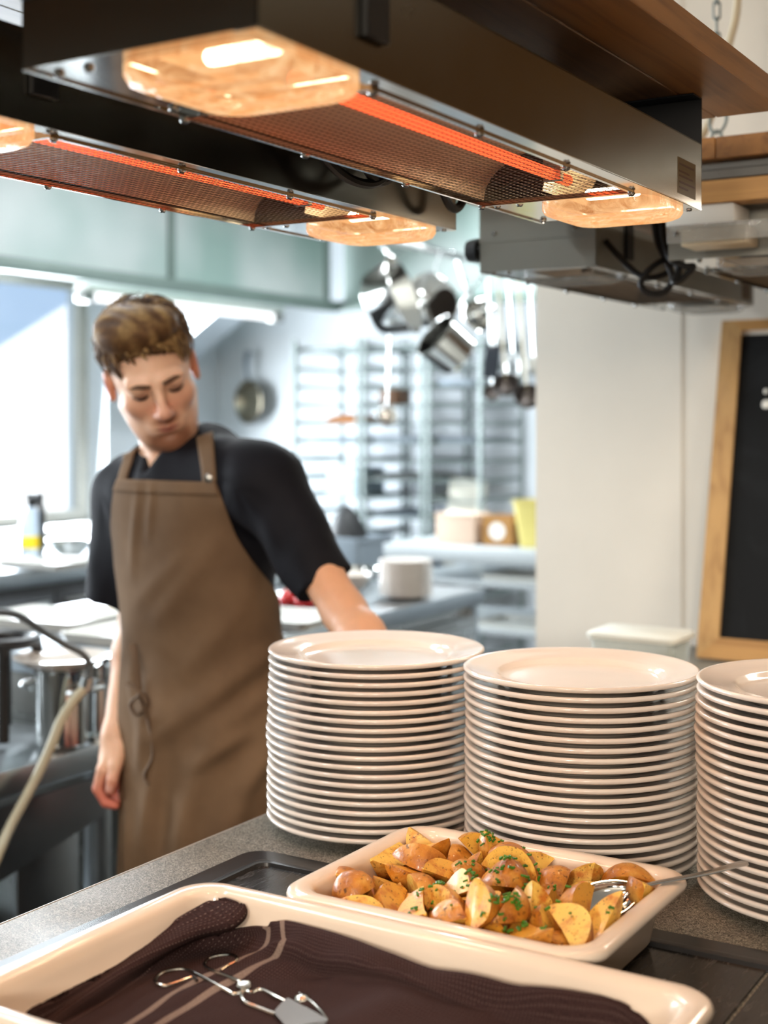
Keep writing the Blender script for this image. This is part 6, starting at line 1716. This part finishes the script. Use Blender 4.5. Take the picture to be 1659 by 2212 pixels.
ttree = BVHTree.FromPolygons([Vector(p) for p in Vt], qs_)
def on_towel(px, py, lift):
    h = ttree.ray_cast(cam_o, (at(px, py, 1.0) - cam_o).normalized())[0]
    return (h if h is not None else at(px, py, 1.14)) + Vector((0, 0, lift))
TONG = steel('tong_wire', lin(206, 204, 196), .22)
T0 = on_towel(525, 2140, .006)
t = thing('tongs', 'steel scissor tongs with two open loop handles lying on the dark towel', 'tongs', T0, rot=(0, 0, 0))
crop = lambda pts: [(300 + x_ / 3.607, 2030 + y_ / 3.607) for x_, y_ in pts]
top_z = T0.z
def tong_path(pts, n=5, lift=.004):
    P_ = []
    for px, py in crop(pts):
        h = on_towel(px, py, lift)
        zz = max(h.z, top_z - .004 + .25 * (h.z - top_z))          # stiff wire bridges the folds
        d = (CAM_Z - zz) * F_PX / (py - HORIZON); P_.append(at(px, py, d))
    return [p - T0 for p in smooth_path(P_, n)]
for nm, pts in (('loop_handle', [(820, 395), (745, 425), (690, 400), (580, 340), (460, 275), (390, 242), (330, 232), (255, 238), (190, 255), (140, 290), (128, 325), (150, 348), (200, 356), (260, 345), (340, 318), (415, 294), (452, 318)]),
                ('loop_handle', [(825, 400), (812, 350), (775, 322), (700, 292), (620, 262), (550, 232), (512, 200), (520, 172), (560, 142), (640, 124), (720, 122), (765, 138), (755, 170), (700, 202), (640, 240)]),
                ('jaw_arm', [(825, 400), (875, 412), (905, 398), (940, 388), (985, 400), (1060, 440), (1145, 482)]),
                ('jaw_arm', [(815, 395), (800, 440), (832, 488), (920, 524), (1000, 556), (1060, 578)])):
    bm = new(); add_tube(bm, tong_path(pts), .0017, 8); obj(nm, bm, TONG, t)
c_ = Vector(tong_path([(818, 378), (818, 378)])[0])
bm = new(); add_lathe(bm, [(0, -.004), (.0062, -.004), (.0068, -.002), (.0068, .002), (.0055, .0036), (0, .0042)], 20, Matrix.Translation(c_ + Vector((0, 0, .001)))); obj('pivot', bm, TONG, t)
def plate3(name, pts, th=.0012, mat=None):
    q_ = [Vector(tong_path([p, p])[0]) for p in pts]
    bm = new(); add_loft(bm, [[p + Vector((0, 0, -th)) for p in q_], [p + Vector((0, 0, th)) for p in q_]], True, True, True); obj(name, bm, mat or steel('tong_blade', lin(104, 98, 92), .36), t, angle=20)
plate3('jaw_blade', [(1048, 572), (1140, 470), (1165, 462), (1475, 632), (1440, 680), (1150, 690)])
bm = new(); add_tube(bm, tong_path([(1475, 636), (1420, 560), (1340, 480), (1250, 418)]), .0013, 8); add_tube(bm, tong_path([(1160, 466), (1320, 545), (1475, 636)]), .0012, 8); obj('jaw_prong', bm, TONG, t)
bm = new(); p = Vector(tong_path([(1275, 455), (1275, 455)])[0]); add_ball(bm, p, (.0075, .0075, .0030), 14, 8); obj('jaw_tip', bm, TONG, t)
